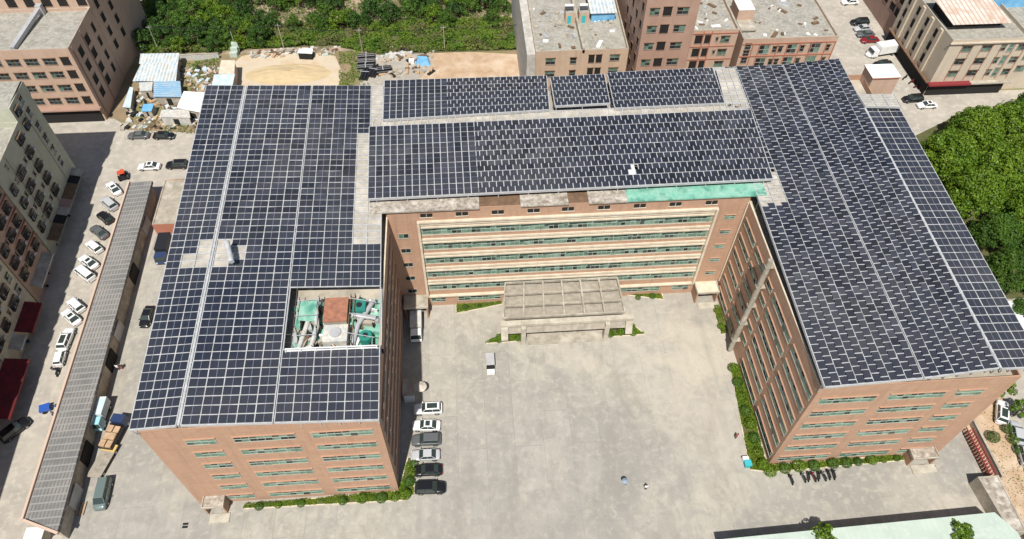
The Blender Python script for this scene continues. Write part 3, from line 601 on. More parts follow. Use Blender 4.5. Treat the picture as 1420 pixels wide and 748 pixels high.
apD = block('apartment_block', 'tan apartment block at the lower left edge above the red awning', ay(6, 24.6), 24.5, 'tan', facades=[(1, [(2, 2.2, zl, 3, 'cage'), (5.5, 2.2, zl, 3, 'cage'), (9, 2.2, zl, 3, 'cage'), (12.5, 2.0, zl, 3, 'cage'), (16.2, 2.0, zl, 3, 'cage')])])
apX = block('apartment_block', 'apartment block just outside the lower left corner', ay(-14, 5.7), 24.5, 'pink', facades=[(1, [(2, 2.2, zl[3:], 3, 'cage'), (8, 2.2, zl[3:], 3, 'cage')])])
for i, (y0, y1, w_, m_, lab) in enumerate([(31, 37.4, 2.6, 'red', 'red shop awning on the cream block'), (14.5, 25.6, 3.6, 'red', 'wide dark red awning at the left edge'), (41, 49, 1.6, 'concrete', 'grey metal awning under the pink block'), (27.5, 30.5, 1.7, 'concrete', 'short concrete awning between the two red awnings')]):
    t = thing('shop_awning', lab, 'awning', (sx(y0) + w_ / 2, (y0 + y1) / 2, 3.2), 'awnings along the west street'); b = MB()
    b.hexa([(sx(y0), y0, 3.9), (sx(y0) + w_, y0, 3.2), (sx(y1) + w_, y1, 3.2), (sx(y1), y1, 3.9)], [(sx(y0), y0, 4), (sx(y0) + w_, y0, 3.3), (sx(y1) + w_, y1, 3.3), (sx(y1), y1, 4)], m_); b.build('canopy_sheet', t)
    b = MB(); b.bar((sx(y0) + w_, y0, 3.1), (sx(y1) + w_, y1, 3.1), .12, .35, 'maroon' if m_ == 'red' else 'galv'); b.build('valance', t)

# pink-brown block, upper left
zL = [15.9, 12.6, 9.2, 5.8]
apL = block('apartment_block', 'dusty pink building with black window holes behind the green block', [(-98, 91.5), (-68.4, 91.5), (-68.4, 107), (-98, 107)], 18.9, 'pinkl', 'roofg', .7,
    [(0, [(27.8, 1.7, zL, 1, 'dark')] + [(s, 2.6, zL, 3, 'plain') for s in (24.6, 20.9, 17.2, 13.4)]), (1, [(4, 1.8, [15.4, 12, 8.4, 5], 1, 'dark'), (8.5, 1.8, [15.4, 12, 8.4, 5], 1, 'dark'), (13, 1.1, [15.4, 12, 8.4, 5], 1, 'dark')])])
for y in (92.6, 98.4): bandpart(apL, 'pilaster', -68.4, -68.2, y, y + .25, 0, 18.5, 'brown')
bandpart(apL, 'ground_floor_slab', -98, -68.0, 90.4, 91.49, 3.6, 3.9, 'brown')
bandpart(apL, 'shop_front', -98, -68.8, 91.2, 91.48, 0, 3.59, 'dark')
t = thing('roof_pipe', 'dark sloping pipe duct lying across the roof of the dusty pink building', 'duct', (-78, 98, 18.2)); b = MB(); b.bar((-79.8, 92.2, 18.75), (-78.4, 106.5, 19.6), .9, .8, 'galv'); b.build('duct_body', t); b = MB(); b.box(-79, -77.8, 105.3, 106.6, 18.21, 20.4, 'galv'); b.build('duct_head', t)
apL2 = block('apartment_block', 'taller rear block of the dusty pink building with open windows over its roof', [(-98, 107.02), (-68.35, 107.02), (-67, 128), (-98, 128)], 22.4, 'pinkl', 'roofg', .7,
    [(0, [(s, 1.9, [20.3], 2, 'dark') for s in (28.4, 24.4, 21, 17.4, 13.6)]), (1, [(3, 1.3, [18, 14.5, 11, 7.5], 1, 'dark'), (8, 1.3, [18, 14.5, 11, 7.5], 1, 'dark')])])

# north blocks
F1 = block('apartment_block', 'tan low block with littered grey roof north of the solar roof', [(28.4, 86), (48.2, 86), (48.8, 112), (28.4, 112)], 18.1, 'tan', 'roofg', .8,
    [(0, [(3.2, 2, [15.6, 12.4], 2, 'plain'), (8.1, 1.3, [15.6, 12.4], 1, 'plain'), (12, 1.2, [15.9, 12.6], 1, 'dark'), (13.6, 1.2, [15.9, 12.6], 1, 'dark'), (17, 2, [16, 12.7], 2, 'plain')])])
bandpart(F1, 'party_wall', 38.3, 38.8, 86, 112, 17.3, 18.6, 'concrete'); bandpart(F1, 'side_ledge', 26.6, 28.38, 86.3, 130, 0, 17.2, mat('streaked_white', (.55, .53, .48), .9, (.38, .36, .32), .6))
b = MB(); b.box(36, 38.2, 97.2, 100, 17.3, 19.8, 'tan', 'roofg'); b.build('roof_house', F1); b = MB(); b.box(39, 41.2, 97.2, 100, 17.3, 19.8, 'tan', 'roofg'); b.build('roof_house', F1)
for i, (x, s) in enumerate(((36.9, 'left'), (40.1, 'right'))):
    b = MB(); b.box(x - .5, x + .3, 97.12, 97.18, 17.3, 19.2, 'teal'); b.build('door', F1)
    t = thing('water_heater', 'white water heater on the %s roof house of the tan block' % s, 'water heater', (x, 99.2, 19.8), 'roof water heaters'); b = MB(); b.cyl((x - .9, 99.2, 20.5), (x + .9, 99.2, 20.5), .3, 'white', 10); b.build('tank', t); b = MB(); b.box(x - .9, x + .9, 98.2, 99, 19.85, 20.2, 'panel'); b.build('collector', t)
t = thing('roof_shed', 'white ribbed roof shed with a blue front on the tan block', 'shed', (44, 100, 17.3)); b = MB(); b.box(41.8, 47, 97.6, 104, 17.31, 19.4, 'blue'); b.build('shed_wall', t); b = MB(); b.hexa([(41.4, 97.2, 19.5), (47.3, 97.2, 19.5), (47.3, 105, 20.1), (41.4, 105, 20.1)], [(41.4, 97.2, 19.6), (47.3, 97.2, 19.6), (47.3, 105, 20.2), (41.4, 105, 20.2)], 'ribw'); b.build('shed_roof', t)
zF2 = [27.9, 23.9, 19.9, 15.9, 12]
F2 = block('apartment_block', 'tall dusty pink block with dark side wall in the middle of the north row', [(49.8, 84), (60.6, 84), (60.6, 110), (49.8, 110)], 33, 'pink', 'roofg', .8,
    [(0, [(1.9, 1.9, zF2, 2, 'plain'), (4.5, 1.7, zF2, 1, 'dark'), (7.6, 2.3, zF2, 2, 'plain')]), (3, [(s, 1.1, zF2, 1, 'dark') for s in (12, 16, 20, 24)])])
t = block('apartment_block', 'low salmon block with orange piping stripes right of the tall pink block', [(61.6, 89.5), (72.6, 89.5), (72.6, 112), (61.6, 112)], 19.6, 'pinkl', 'roofg', .7,
    [(0, [(2.6, 1.7, [17.4, 14.1, 10.9], 2, 'dark'), (4.5, 1.2, [17.4, 14.1, 10.9], 1, 'dark'), (6.6, .6, [17.3, 14], 1, 'small'), (8.4, 1.9, [17.3, 14, 10.9], 2, 'plain')])])
for x in (64.9, 66.7): bandpart(t, 'stripe', x, x + .2, 89.36, 89.49, 4, 19.4, 'salmon')
for zz in (18.7, 15.5, 12.2): bandpart(t, 'stripe', 61.7, 72.5, 89.38, 89.488, zz, zz + .18, 'salmon')
zF4 = [14.6, 11.3, 8]
F4 = block('apartment_block', 'long salmon block with red framed balconies at the end of the north row', [(74, 89), (95.2, 89), (95.2, 113), (74, 113)], 17.4, 'pinkl', 'roofg', .5,
    [(0, [(1.4, 1.3, [15.5, 13.8, 12, 9], 2, 'plain'), (5.2, 2.2, zF4, 2, 'tall'), (7.6, .9, zF4, 1, 'plain'), (8.9, .9, zF4, 1, 'plain'), (11.4, 2.2, zF4, 2, 'tall'), (13.8, .9, zF4, 1, 'plain'), (16.6, 2.4, zF4, 2, 'tall'), (19.6, .9, zF4, 1, 'plain')])])
for x in (76.4, 77.9, 82, 84.2, 87, 89.6, 93, 94.9): bandpart(F4, 'stripe', x, x + .18, 88.85, 88.99, 3, 16, 'salmon')
for zz in (16.0, 12.9, 9.6): bandpart(F4, 'stripe', 74.1, 95.1, 88.87, 88.988, zz, zz + .2, 'salmon')
b = MB(); b.box(74.2, 77.9, 96, 101, 17.1, 20, 'pinkl', 'white'); b.build('roof_house', F4); bandpart(F4, 'roof_slab', 74.2, 77.6, 92, 96, 17.3, 17.6, 'concrete')
t = thing('roof_canopy', 'white tarp canopy with black poles on the low salmon block', 'canopy', (63, 98, 19)); b = MB(); b.hexa([(61.9, 97.2, 20.9), (65.3, 97.2, 20.9), (65.3, 100, 21.1), (61.9, 100, 21.1)], [(61.9, 97.2, 21), (65.3, 97.2, 21), (65.3, 100, 21.2), (61.9, 100, 21.2)], 'white'); b.build('tarp', t)
for x, y in ((62, 97.3), (65.2, 97.3), (62, 99.9), (65.2, 99.9)): b = MB(); b.box(x - .05, x + .05, y - .05, y + .05, 18.9, 20.9, 'black'); b.build('pole', t)
# roof litter
def litter(label, x0, x1, y0, y1, z, nq, seed, mats=('concrete', 'galv', 'white', 'rust')):
    r = random.Random(seed); b = MB()
    for _ in range(nq):
        x = r.uniform(x0, x1); y = r.uniform(y0, y1); s = r.uniform(.1, .45); a = r.uniform(0, 3); c_, s_ = math.cos(a), math.sin(a); l = s * r.uniform(.5, 3)
        q = [(x + c_ * l * i - s_ * s * j, y + s_ * l * i + c_ * s * j) for i, j in ((-1, -1), (1, -1), (1, 1), (-1, 1))]
        b.prism(q, z, z + r.uniform(.05, .5), mats[r.randrange(len(mats))])
    o = b.build('rubbish'); tag(o, label, 'rubbish', kind='stuff')
litter('broken boards and junk scattered over the tan block roof', 29, 47, 87, 104, 17.31, 60, 1); litter('junk and pipes scattered over the low salmon roof', 62.5, 71, 91, 103, 18.91, 26, 2); litter('junk scattered over the long salmon roof', 79, 94, 90, 104, 16.91, 30, 3)
litter('scrap and planks strewn over the shack yard', -64, -45, 87.5, 110, .02, 420, 4, ('timber', 'rust', 'whites', 'palebl', 'concrete', 'dark')); litter('rubble and scrap along the north edge of the sand yard', -40, -18, 113.5, 117, .02, 90, 5, ('whites', 'pgreen', 'concrete', 'rust', 'timber')); litter('scrap lying on the work yard', -8, 6, 104, 114, .02, 60, 6, ('timber', 'rust', 'dark', 'concrete'))

# east corner block
zE = [12.6, 9.2, 5.9]
Eb = block('apartment_block', 'beige corner block with red lines and a rusty roof shed at the upper right', [(122.5, 89.5), (141, 89.5), (141, 112), (122.5, 112)], 15, 'beige', 'roofg', .8,
    [(0, [(4.3, 2.5, zE, 2, 'plain'), (9, 2.5, zE, 2, 'plain'), (12.9, 1.2, zE, 1, 'plain'), (14.7, 1.1, zE, 1, 'tall'), (17.2, 1.7, zE, 2, 'plain')]), (3, [(s, 2.6, zE, 2, 'dark') for s in (3, 7.6, 12.2, 16.8)])])
for x in (125.6, 127.9, 130.2, 132.6, 134.9, 137.9, 140.6): bandpart(Eb, 'stripe', x, x + .13, 89.4, 89.49, 4, 13.8, 'salmon')
bandpart(Eb, 'cornice', 122.2, 141.2, 89.1, 89.48, 14, 14.3, 'beige')
for y in (93.8, 98.4, 103, 107.6): bandpart(Eb, 'pilaster', 122.1, 122.49, y, y + 1.2, 3.6, 14.6, 'beige')
bandpart(Eb, 'shop_canopy', 121.9, 132, 88.2, 89.45, 3.3, 3.7, 'maroon'); bandpart(Eb, 'shop_canopy', 132.1, 142, 88.4, 89.45, 3.3, 3.6, 'concrete'); bandpart(Eb, 'side_canopy', 121.6, 122.48, 89.46, 112, 3.4, 3.6, 'rust'); bandpart(Eb, 'side_shops', 122.3, 122.46, 89.5, 112, 0, 3.39, 'dark'); bandpart(Eb, 'shop_front', 122.6, 141, 89.2, 89.46, 0, 3.29, 'dark')
t = thing('roof_shed', 'rust streaked metal shed on the beige corner block', 'shed', (130, 97, 14.2)); b = MB(); b.box(124.3, 137, 95.8, 103.5, 14.21, 16.3, 'dark'); b.build('shed_wall', t); b = MB(); b.hexa([(123.8, 93.6, 16.1), (137.6, 93.6, 16.1), (136.6, 104, 17.1), (122.9, 104, 17.1)], [(123.8, 93.6, 16.2), (137.6, 93.6, 16.2), (136.6, 104, 17.2), (122.9, 104, 17.2)], 'ribr'); b.build('shed_roof', t)
block('apartment_block', 'grey roofed wing east of the beige corner block', [(141.3, 90.5), (170, 90.5), (170, 118), (141.3, 118)], 14.4, 'beige', 'roofg', .6, [(0, [(s, 2.2, zE, 2, 'plain') for s in (2.5, 6, 9.5, 13)])])
t = thing('roof_shed', 'pale blue sheet roof on the wing at the upper right corner', 'shed', (143, 105, 14)); b = MB(); b.box(138.5, 152, 103.5, 116, 13.8, 17, 'blue'); b.build('shed_wall', t); b = MB(); b.hexa([(138, 103, 17), (153, 103, 17), (153, 118, 17.8), (138, 118, 17.8)], [(138, 103, 17.1), (153, 103, 17.1), (153, 118, 17.9), (138, 118, 17.9)], 'palebl'); b.build('shed_roof', t)
block('apartment_block', 'brown red building beyond the beige corner block', [(123.5, 113), (141, 113), (141, 150), (123.5, 150)], 17, 'brown', 'roofg', .6, [(3, [(s, 2.2, [13.5, 10, 6.5], 2, 'dark') for s in (25, 29, 33, 36)])])
Tr = block('white_roof_hall', 'low hall with a white roof behind the right wing corner', [(98.5, 17.5), (125, 17.5), (125, 26), (98.5, 26)], 5, 'concrete', 'white', .3, cat='hall')

# ---------------------------------------------------------------- long tiled shed on the west
t = thing('storage_shed', 'very long narrow shed with a grey tiled roof between alley and street', 'shed', (-51.5, 32, 0)); b = MB()
A0, A1, B1, B0 = (-53.1, -2.1), (-47.7, -4.3), (-51.1, 66.8), (-55.6, 67)
b.hexa([(-52.9, -1.9, 0), (-48.0, -4.05, 0), (-51.4, 66.5, 0), (-55.3, 66.7, 0)], [(-52.9, -1.9, 3.2), (-48.0, -4.05, 3.2), (-51.4, 66.5, 3.2), (-55.3, 66.7, 3.2)], 'concrete'); b.build('wall', t)
b = MB(); b.hexa([(*A0, 3.35), (*A1, 3.35), (*B1, 3.35), (*B0, 3.35)], [(A0[0], A0[1], 3.6), (A1[0], A1[1], 4.0), (B1[0], B1[1], 4.0), (B0[0], B0[1], 3.6)], 'tile'); b.build('roof', t)
b = MB(); b.bar((-53.4, -2.3, 3.75), (-55.8, 67, 3.75), .35, .5, mat('pink_coping', (.56, .42, .33), .8)); b.bar((-53.2, -2.3, 3.75), (-47.6, -4.6, 3.9), .35, .5, MATS['pink_coping']); b.build('coping', t)
for y in (0, 7, 13, 24, 30, 43, 55): x = -48.0 - 3.4 * (y + 4) / 70.5; b = MB(); b.box(x + .01, x + .14, y, y + 3.4, .05, 2.7, 'dark' if y in (7, 24, 43) else 'galv'); b.build('roller_door', t)
block('low_store', 'small dusty grey flat roof store in the alley beside the left wing', [(-49, 55.6), (-40, 55.6), (-40, 68.2), (-49.3, 68.2)], 2.9, 'salmon', 'concrete', .15, cat='store')

# ---------------------------------------------------------------- covered entrance in front of the rear block
t = thing('entrance_canopy', 'grey coffered entrance canopy on cream pillars in front of the rear block', 'canopy', (29.4, 30, 0))
def ec(u, v): x0 = 18.6 - .8 * (1 - v); x1 = 38.7 + .3 * (1 - v); return Vector((x0 + (x1 - x0) * u, 27.3 + 7.1 * v, 5.1 + .7 * v))
b = MB()
for i in range(6):
    for j in range(3):
        p = [ec((i + .03) / 6, (j + .04) / 3), ec((i + .97) / 6, (j + .04) / 3), ec((i + .97) / 6, (j + .96) / 3), ec((i + .03) / 6, (j + .96) / 3)]; p = [q - Vector((0, 0, .22)) for q in p]; c = sum(p, Vector()) / 4 + Vector((0, 0, .12))
        for k in range(4): b.face([p[k], p[(k + 1) % 4], c], 'gate_c')
        b.hexa([q - Vector((0, 0, .2)) for q in p], [q - Vector((0, 0, .02)) for q in p], 'gate_c')
b.build('roof_sheet', t)
b = MB(); up = Vector((0, 0, .3))
for i in range(7): b.bar(ec(i / 6, 0) + up, ec(i / 6, 1) + up, .28, .45, 'concrete')
for j in range(4): b.bar(ec(0, j / 3) + up * .9, ec(1, j / 3) + up * .9, .28, .43, 'concrete')
b.build('beams', t)
b = MB(); b.box(17.2, 40.3, 25.7, 26.7, 4.9, 5.5, 'fadecream'); b.build('front_beam', t)
b = MB(); b.hexa([(18.3, 25.3, 3.5), (39.2, 25.3, 3.5), (39.2, 25.5, 3.4), (18.3, 25.5, 3.4)], [(18.3, 26.5, 4.85), (39.2, 26.5, 4.85), (39.2, 26.69, 4.85), (18.3, 26.69, 4.85)], 'gate_c'); b.build('sloping_fascia', t)
for x in (17.3, 39.0): b = MB(); b.hexa([(x, 24.6, 2.5), (x + 1.2, 24.6, 2.5), (x + 1.2, 25.2, 2.5), (x, 25.2, 2.5)], [(x, 25.6, 4.9), (x + 1.2, 25.6, 4.9), (x + 1.2, 26.6, 4.9), (x, 26.6, 4.9)], 'fadecream'); b.build('end_bracket', t)
for x in (20.8, 35.4): b = MB(); b.box(x, x + .8, 25.1, 26.0, .01, 5.0, 'fadecream'); b.build('pillar', t)
for x in (19, 38.6): b = MB(); b.box(x, x + .5, 33.6, 34.2, .01, 5.5, 'concrete'); b.build('pillar', t)
b = MB(); b.box(22, 36, 25, 33, .012, .14, 'concrete'); b.build('plinth', t)

# ---------------------------------------------------------------- shacks in the scrap yard
def shack(label, quad, z0, zd, m, wallm='concrete', name='tin_shack', inset_=.25, wall=True, cat='shack'):
    """quad: photo corners NW, NE, SE, SW of the roof; z0 at the south eave, zd added at the north"""
    nw, ne, se, sw = [G(*q, z0 + (zd if k < 2 else 0)) for k, q in enumerate(quad)]; c = (nw + ne + se + sw) / 4
    t = thing(name, label, cat, (c.x, c.y, 0), 'shacks in the scrap yard'); up = Vector((0, 0, .08)); b = MB()
    b.hexa([sw, se, ne, nw], [sw + up, se + up, ne + up, nw + up], m); b.build('roof', t)
    if wall:
        b = MB(); q = [p.lerp(c, inset_ * .4) for p in (sw, se, ne, nw)]; b.hexa([(p.x, p.y, 0) for p in q], [(p.x, p.y, p.z - .03) for p in q], wallm); b.build('wall', t)
        p, r_ = q[0], q[1]; d = (r_ - p); b = MB(); a = p + d * .4; e = p + d * .6; n_ = Vector((d.y, -d.x, 0)).normalized() * .05
        b.hexa([(a.x, a.y, 0), (e.x, e.y, 0), (e.x + n_.x, e.y + n_.y, 0), (a.x + n_.x, a.y + n_.y, 0)][::-1], [(a.x, a.y, 1.9), (e.x, e.y, 1.9), (e.x + n_.x, e.y + n_.y, 1.9), (a.x + n_.x, a.y + n_.y, 1.9)][::-1], 'dark'); b.build('door', t)
    return t
shack('ribbed whitish shack roof at the top of the scrap yard', [(195, 75), (249, 74), (247, 88), (193, 89)], 2.9, .3, M['ribw'])
shack('largest white and blue patched shack roof in the scrap yard', [(196, 88), (247, 87), (244, 113), (184, 113)], 2.8, .5, M['ribw'])
shack('bright blue ribbed shack roof in the scrap yard', [(213, 113), (250, 113), (252, 135), (213, 135)], 2.5, .3, M['ribb'])
shack('small white shack roof left of the blue ribbed one', [(193, 115), (212, 114), (211, 126), (194, 127)], 2.4, .2, 'whites')
shack('clean white square shack roof beside the solar roof corner', [(255, 127), (289, 129), (285, 158), (245, 150)], 2.8, .3, 'white')
shack('long grey white lean-to at the south edge of the scrap yard', [(224, 153), (262, 152), (264, 164), (221, 163)], 2.4, .1, 'whites', 'whites')
shack('tiny blue sheet roof in the middle of the scrap yard', [(199, 145), (214, 144), (210, 155), (196, 155)], 1.9, .1, 'blue')
shack('narrow grey blue tarpaulin hut along the brown wall', [(180, 121), (185, 122), (181, 150), (170, 149)], 1.8, .1, 'palebl')
shack('pale blue tin roof touching the solar roof', [(297, 104), (326, 103), (322, 122), (293, 122)], 3.2, .2, 'palebl')
shack('pinkish white hut roof north of the pale blue tin roof', [(307, 84), (326, 84), (325, 103), (303, 103)], 3.4, .1, 'cream', 'pinkl')
shack('small white van-like hut at the top edge of the sand yard', [(415, 68), (434, 68), (433, 75), (412, 74)], 1.8, .1, 'white', 'dark')
# hut beside the west wing of the courtyard
t = thing('guard_kiosk', 'small flat grey roofed kiosk in the shade of the left wing', 'kiosk', (.9, 18, 0)); b = MB(); q = [G(558, 550, 2.3), G(575, 550, 2.3), G(575, 525, 2.3), G(558, 525, 2.3)]; x0 = q[0].x; x1 = q[1].x; y0 = q[0].y; y1 = q[2].y
b.box(x0 + .15, x1 - .15, y0 + .15, y1 - .15, 0, 2.3, 'white'); b.build('wall', t); b = MB(); b.box(x0, x1, y0, y1, 2.3, 2.45, 'concrete'); b.build('roof', t); b = MB(); b.box(x1 - .14, x1 - .1, y0 + .6, y1 - 1, 1, 1.9, 'glass'); b.build('window', t)
t = thing('parasol', 'white round parasol open beside the grey kiosk', 'parasol', G(585, 545)); c = G(585, 545); b = MB(); n_ = 14
for k in range(n_):
    a0 = 2 * math.pi * k / n_; a1 = 2 * math.pi * (k + 1) / n_; b.face([(c.x, c.y, 2.6), (c.x + 1.0 * math.cos(a0), c.y + 1.0 * math.sin(a0), 2.1), (c.x + 1.0 * math.cos(a1), c.y + 1.0 * math.sin(a1), 2.1)], 'whites' if k % 2 else 'beige')
b.build('canopy', t); b = MB(); b.cyl((c.x, c.y, 0), (c.x, c.y, 2.58), .04, 'galv', 8); b.build('pole', t)

# ---------------------------------------------------------------- walls, gate, greenish hall at the bottom right
t = thing('boundary_wall', 'low concrete boundary wall running down the right side of the yard', 'wall', (92, -8, 0)); b = MB(); b.box(91.75, 92.1, -40, -4.6, 0, 2, 'concrete'); b.build('wall_panel', t); b = MB(); b.box(91.65, 92.2, -40, -4.6, 2, 2.12, mat('coping_brown', (.35, .25, .18), .8)); b.build('coping', t)
t = thing('boundary_wall', 'long low fence wall between the planted strip and the building', 'wall', (93.5, -8, 0)); b = MB(); b.box(93.2, 93.45, -4.6, 6, 0, 1.4, 'concrete'); b.build('wall_panel', t); b = MB(); b.box(93.15, 93.5, -4.6, 6, 1.4, 1.5, 'concrete'); b.build('coping', t)
t = thing('sliding_gate', 'dark red folding gate standing open at the right of the yard', 'gate', (92, -1, 0)); b = MB()
for k in range(15): y = -4.2 + k * .52; b.box(91.3, 91.36, y, y + .08, .05, 1.6, 'maroon'); b.box(92.3, 92.36, y, y + .08, .05, 1.6, 'maroon'); b.bar((91.33, y, 1.5), (92.33, y + .3, 1.5), .12, .08, 'maroon'); b.bar((91.33, y, .3), (92.33, y + .3, .9), .1, .08, 'maroon')
b.build('lattice', t); b = MB(); b.box(91.25, 91.42, -4.3, 3.6, 1.55, 1.65, 'maroon'); b.box(92.25, 92.42, -4.3, 3.6, 1.55, 1.65, 'maroon'); b.build('rail', t)
block('gate_house', 'weathered flat roofed gatehouse beside the dark red gate', [(89.2, -13.5), (91.7, -13.5), (91.7, -4.9), (88.4, -4.9)], 2.8, 'concrete', 'rubble', .1, cat='gatehouse')
t = thing('green_roof_hall', 'low hall with a pale mint green roof at the bottom edge', 'hall', (66, -17, 0)); b = MB(); poly_ = [(46.6, -24), (85.9, -24), (89, -19), (89, -14), (87.2, -11.1), (46.6, -12.2)]; b.prism(poly_, 0, 3.9, 'concrete'); b.build('wall', t); ip2 = inset(poly_, -.3); b = MB(); b.prism([(p.x, p.y) for p in ip2], 3.902, 4.1, 'pgreen'); b.build('roof', t)
t = thing('field_wall', 'pale low wall along the north side of the shack yard', 'wall', (-50, 112.5, 0)); a = G(252, 84); c = G(305, 82); b = MB(); b.bar((a.x, a.y, .8), (c.x, c.y, .8), .3, 1.6, 'whites'); b.build('wall_panel', t); b = MB(); b.bar((a.x, a.y, 1.65), (c.x, c.y, 1.65), .4, .1, 'concrete'); b.build('coping', t)

# ---------------------------------------------------------------- vehicles
def wheel(parent, x, y, r, w=.22):
    b = MB(); b.cyl((x, y - w / 2, r), (x, y + w / 2, r), r, 'tyre', 14); o = b.build('wheel', parent, world=False)
    b = MB(); s = 1 if y > 0 else -1; b.cyl((x, y + s * w / 2 * .9, r), (x, y + s * (w / 2 + .015), r), r * .62, 'rim', 12); b.build('rim', o, world=False)
def make_car(kind, pm):
    L, W, Hc = dict(sedan=(4.6, 1.8, 1.45), suv=(4.7, 1.88, 1.7), hatch=(4.1, 1.74, 1.5), mini=(3.3, 1.55, 1.6), van=(4.9, 1.85, 1.95))[kind]
    r = thing('parked_car', None, None)
    sh_ = .62 * Hc
    # station: x fraction, half width factor, top height
    st = [(-.5, .80, .50), (-.485, .90, .58), (-.44, .97, .63), (-.30, 1, .64), (0, 1, .64), (.20, 1, .64), (.30, .99, .62), (.42, .95, .56), (.475, .86, .49), (.5, .76, .42)]
    if kind in ('suv', 'hatch', 'mini', 'van'): st = [(-.5, .88, .60), (-.485, .95, .66), (-.44, .98, .66)] + st[3:]
    b = MB(); rings = []
    for fx, fw, fz in st:
        x = fx * L; w_ = W / 2 * fw; zt = fz * (1.45 if kind in ('sedan', 'hatch') else Hc * .98)
        rings.append([(x, -w_ * .9, .26), (x, -w_, .42), (x, -w_, zt - .16), (x, -w_ * .93, zt - .04), (x, -w_ * .6, zt), (x, w_ * .6, zt), (x, w_ * .93, zt - .04), (x, w_, zt - .16), (x, w_, .42), (x, w_ * .9, .26)])
    i0 = 0; b.v = [p for ring in rings for p in ring]; k = b.mi(pm); nr = 10
    for a in range(len(rings) - 1):
        for c in range(nr): b.f.append((a * nr + c, (a + 1) * nr + c, (a + 1) * nr + (c + 1) % nr, a * nr + (c + 1) % nr)); b.m.append(k)
    b.f.append(tuple(range(nr))); b.m.append(k); b.f.append(tuple((len(rings) - 1) * nr + c for c in range(nr))[::-1]); b.m.append(k)
    for sx_ in (-.31, .30):                    # dark wheel arches
        for s in (-1, 1): b.box(sx_ * L - .38, sx_ * L + .38, s * W / 2 - .02 if s > 0 else -W / 2 - .012, s * W / 2 + .012 if s > 0 else -W / 2 + .02, .2, .62, 'black')
    o = b.build('body', r, True, False)
    for p in o.data.polygons: p.use_smooth = len(p.vertices) == 4
    zb = .64 * (1.45 if kind in ('sedan', 'hatch') else Hc * .98) - .03
    xb0, xb1, xt0, xt1 = dict(sedan=(-.37, .22, -.22, .07), suv=(-.47, .22, -.41, .08), hatch=(-.46, .23, -.38, .07), mini=(-.47, .33, -.43, .18), van=(-.48, .36, -.45, .22))[kind]
    wb, wt = W / 2 * .90, W / 2 * .73
    B = [(xb0 * L, -wb, zb), (xb1 * L, -wb, zb), (xb1 * L, wb, zb), (xb0 * L, wb, zb)]; T = [(xt0 * L, -wt, Hc - .06), (xt1 * L, -wt, Hc - .06), (xt1 * L, wt, Hc - .06), (xt0 * L, wt, Hc - .06)]
    for nme, fidx in (('windscreen', (1, 2)), ('rear_window', (3, 0)), ('side_window', (0, 1)), ('side_window', (2, 3))):
        b = MB(); i, j = fidx; b.face([B[i], B[j], T[j], T[i]], 'glass'); b.build(nme, r, world=False)
    b = MB(); e = .03
    b.hexa([(p[0], p[1], p[2]) for p in T], [(p[0] * .97 + (xt0 + xt1) * L * .015, p[1] * .9, Hc) for p in T], pm); 
    for i in range(4): b.bar(Vector(B[i]) * .995, Vector(T[i]), .07, .07, pm)
    xm = (xt0 + xt1) / 2 * L; 
    for s in (-1, 1): b.bar((xm, s * wb * 1.0, zb), (xm, s * wt * 1.01, Hc - .06), .08, .05, pm)
    rf = b.build('roof', r, world=False)
    if kind in ('suv', 'sedan') and pm == PAINT['white']: b = MB(); b.box(xt0 * L + .35, xt1 * L - .25, -wt * .68, wt * .68, Hc + .002, Hc + .012, 'glass'); b.build('sunroof', rf, world=False)
    for s in (-1, 1):
        b = MB(); b.box(.455 * L, .49 * L, s * W * .34 - .14, s * W * .34 + .14, .56, .68, 'lamp'); b.build('headlight', r, world=False)
        b = MB(); b.box(-.503 * L, -.48 * L, s * W * .36 - .13, s * W * .36 + .13, .62, .78, 'tail'); b.build('tail_light', r, world=False)
        b = MB(); b.box(.17 * L, .2 * L, s * (W / 2 + .08) - .09, s * (W / 2 + .08) + .09, zb - .02, zb + .13, pm); b.build('mirror', r, world=False)
        for fx in (-.31, .30): wheel(r, fx * L, s * (W / 2 - .1), .32)
    return r
PROTO = {}
def car(kind, colour, a, c, label, group, zr=.7, cat='car'):
    """a: photo point of the nose, c: of the tail"""
    key = (kind, colour); pa, pc = G(*a, zr), G(*c, zr); d = pa - pc; rz = math.atan2(d.y, d.x); m_ = (pa + pc) / 2
    if key in PROTO: o = copy_tree(PROTO[key])
    else: o = make_car(kind, PAINT[colour]); PROTO[key] = o
    o.location = (m_.x, m_.y, .02); o.rotation_euler = (0, 0, rz); tag(o, label, cat, group); return o
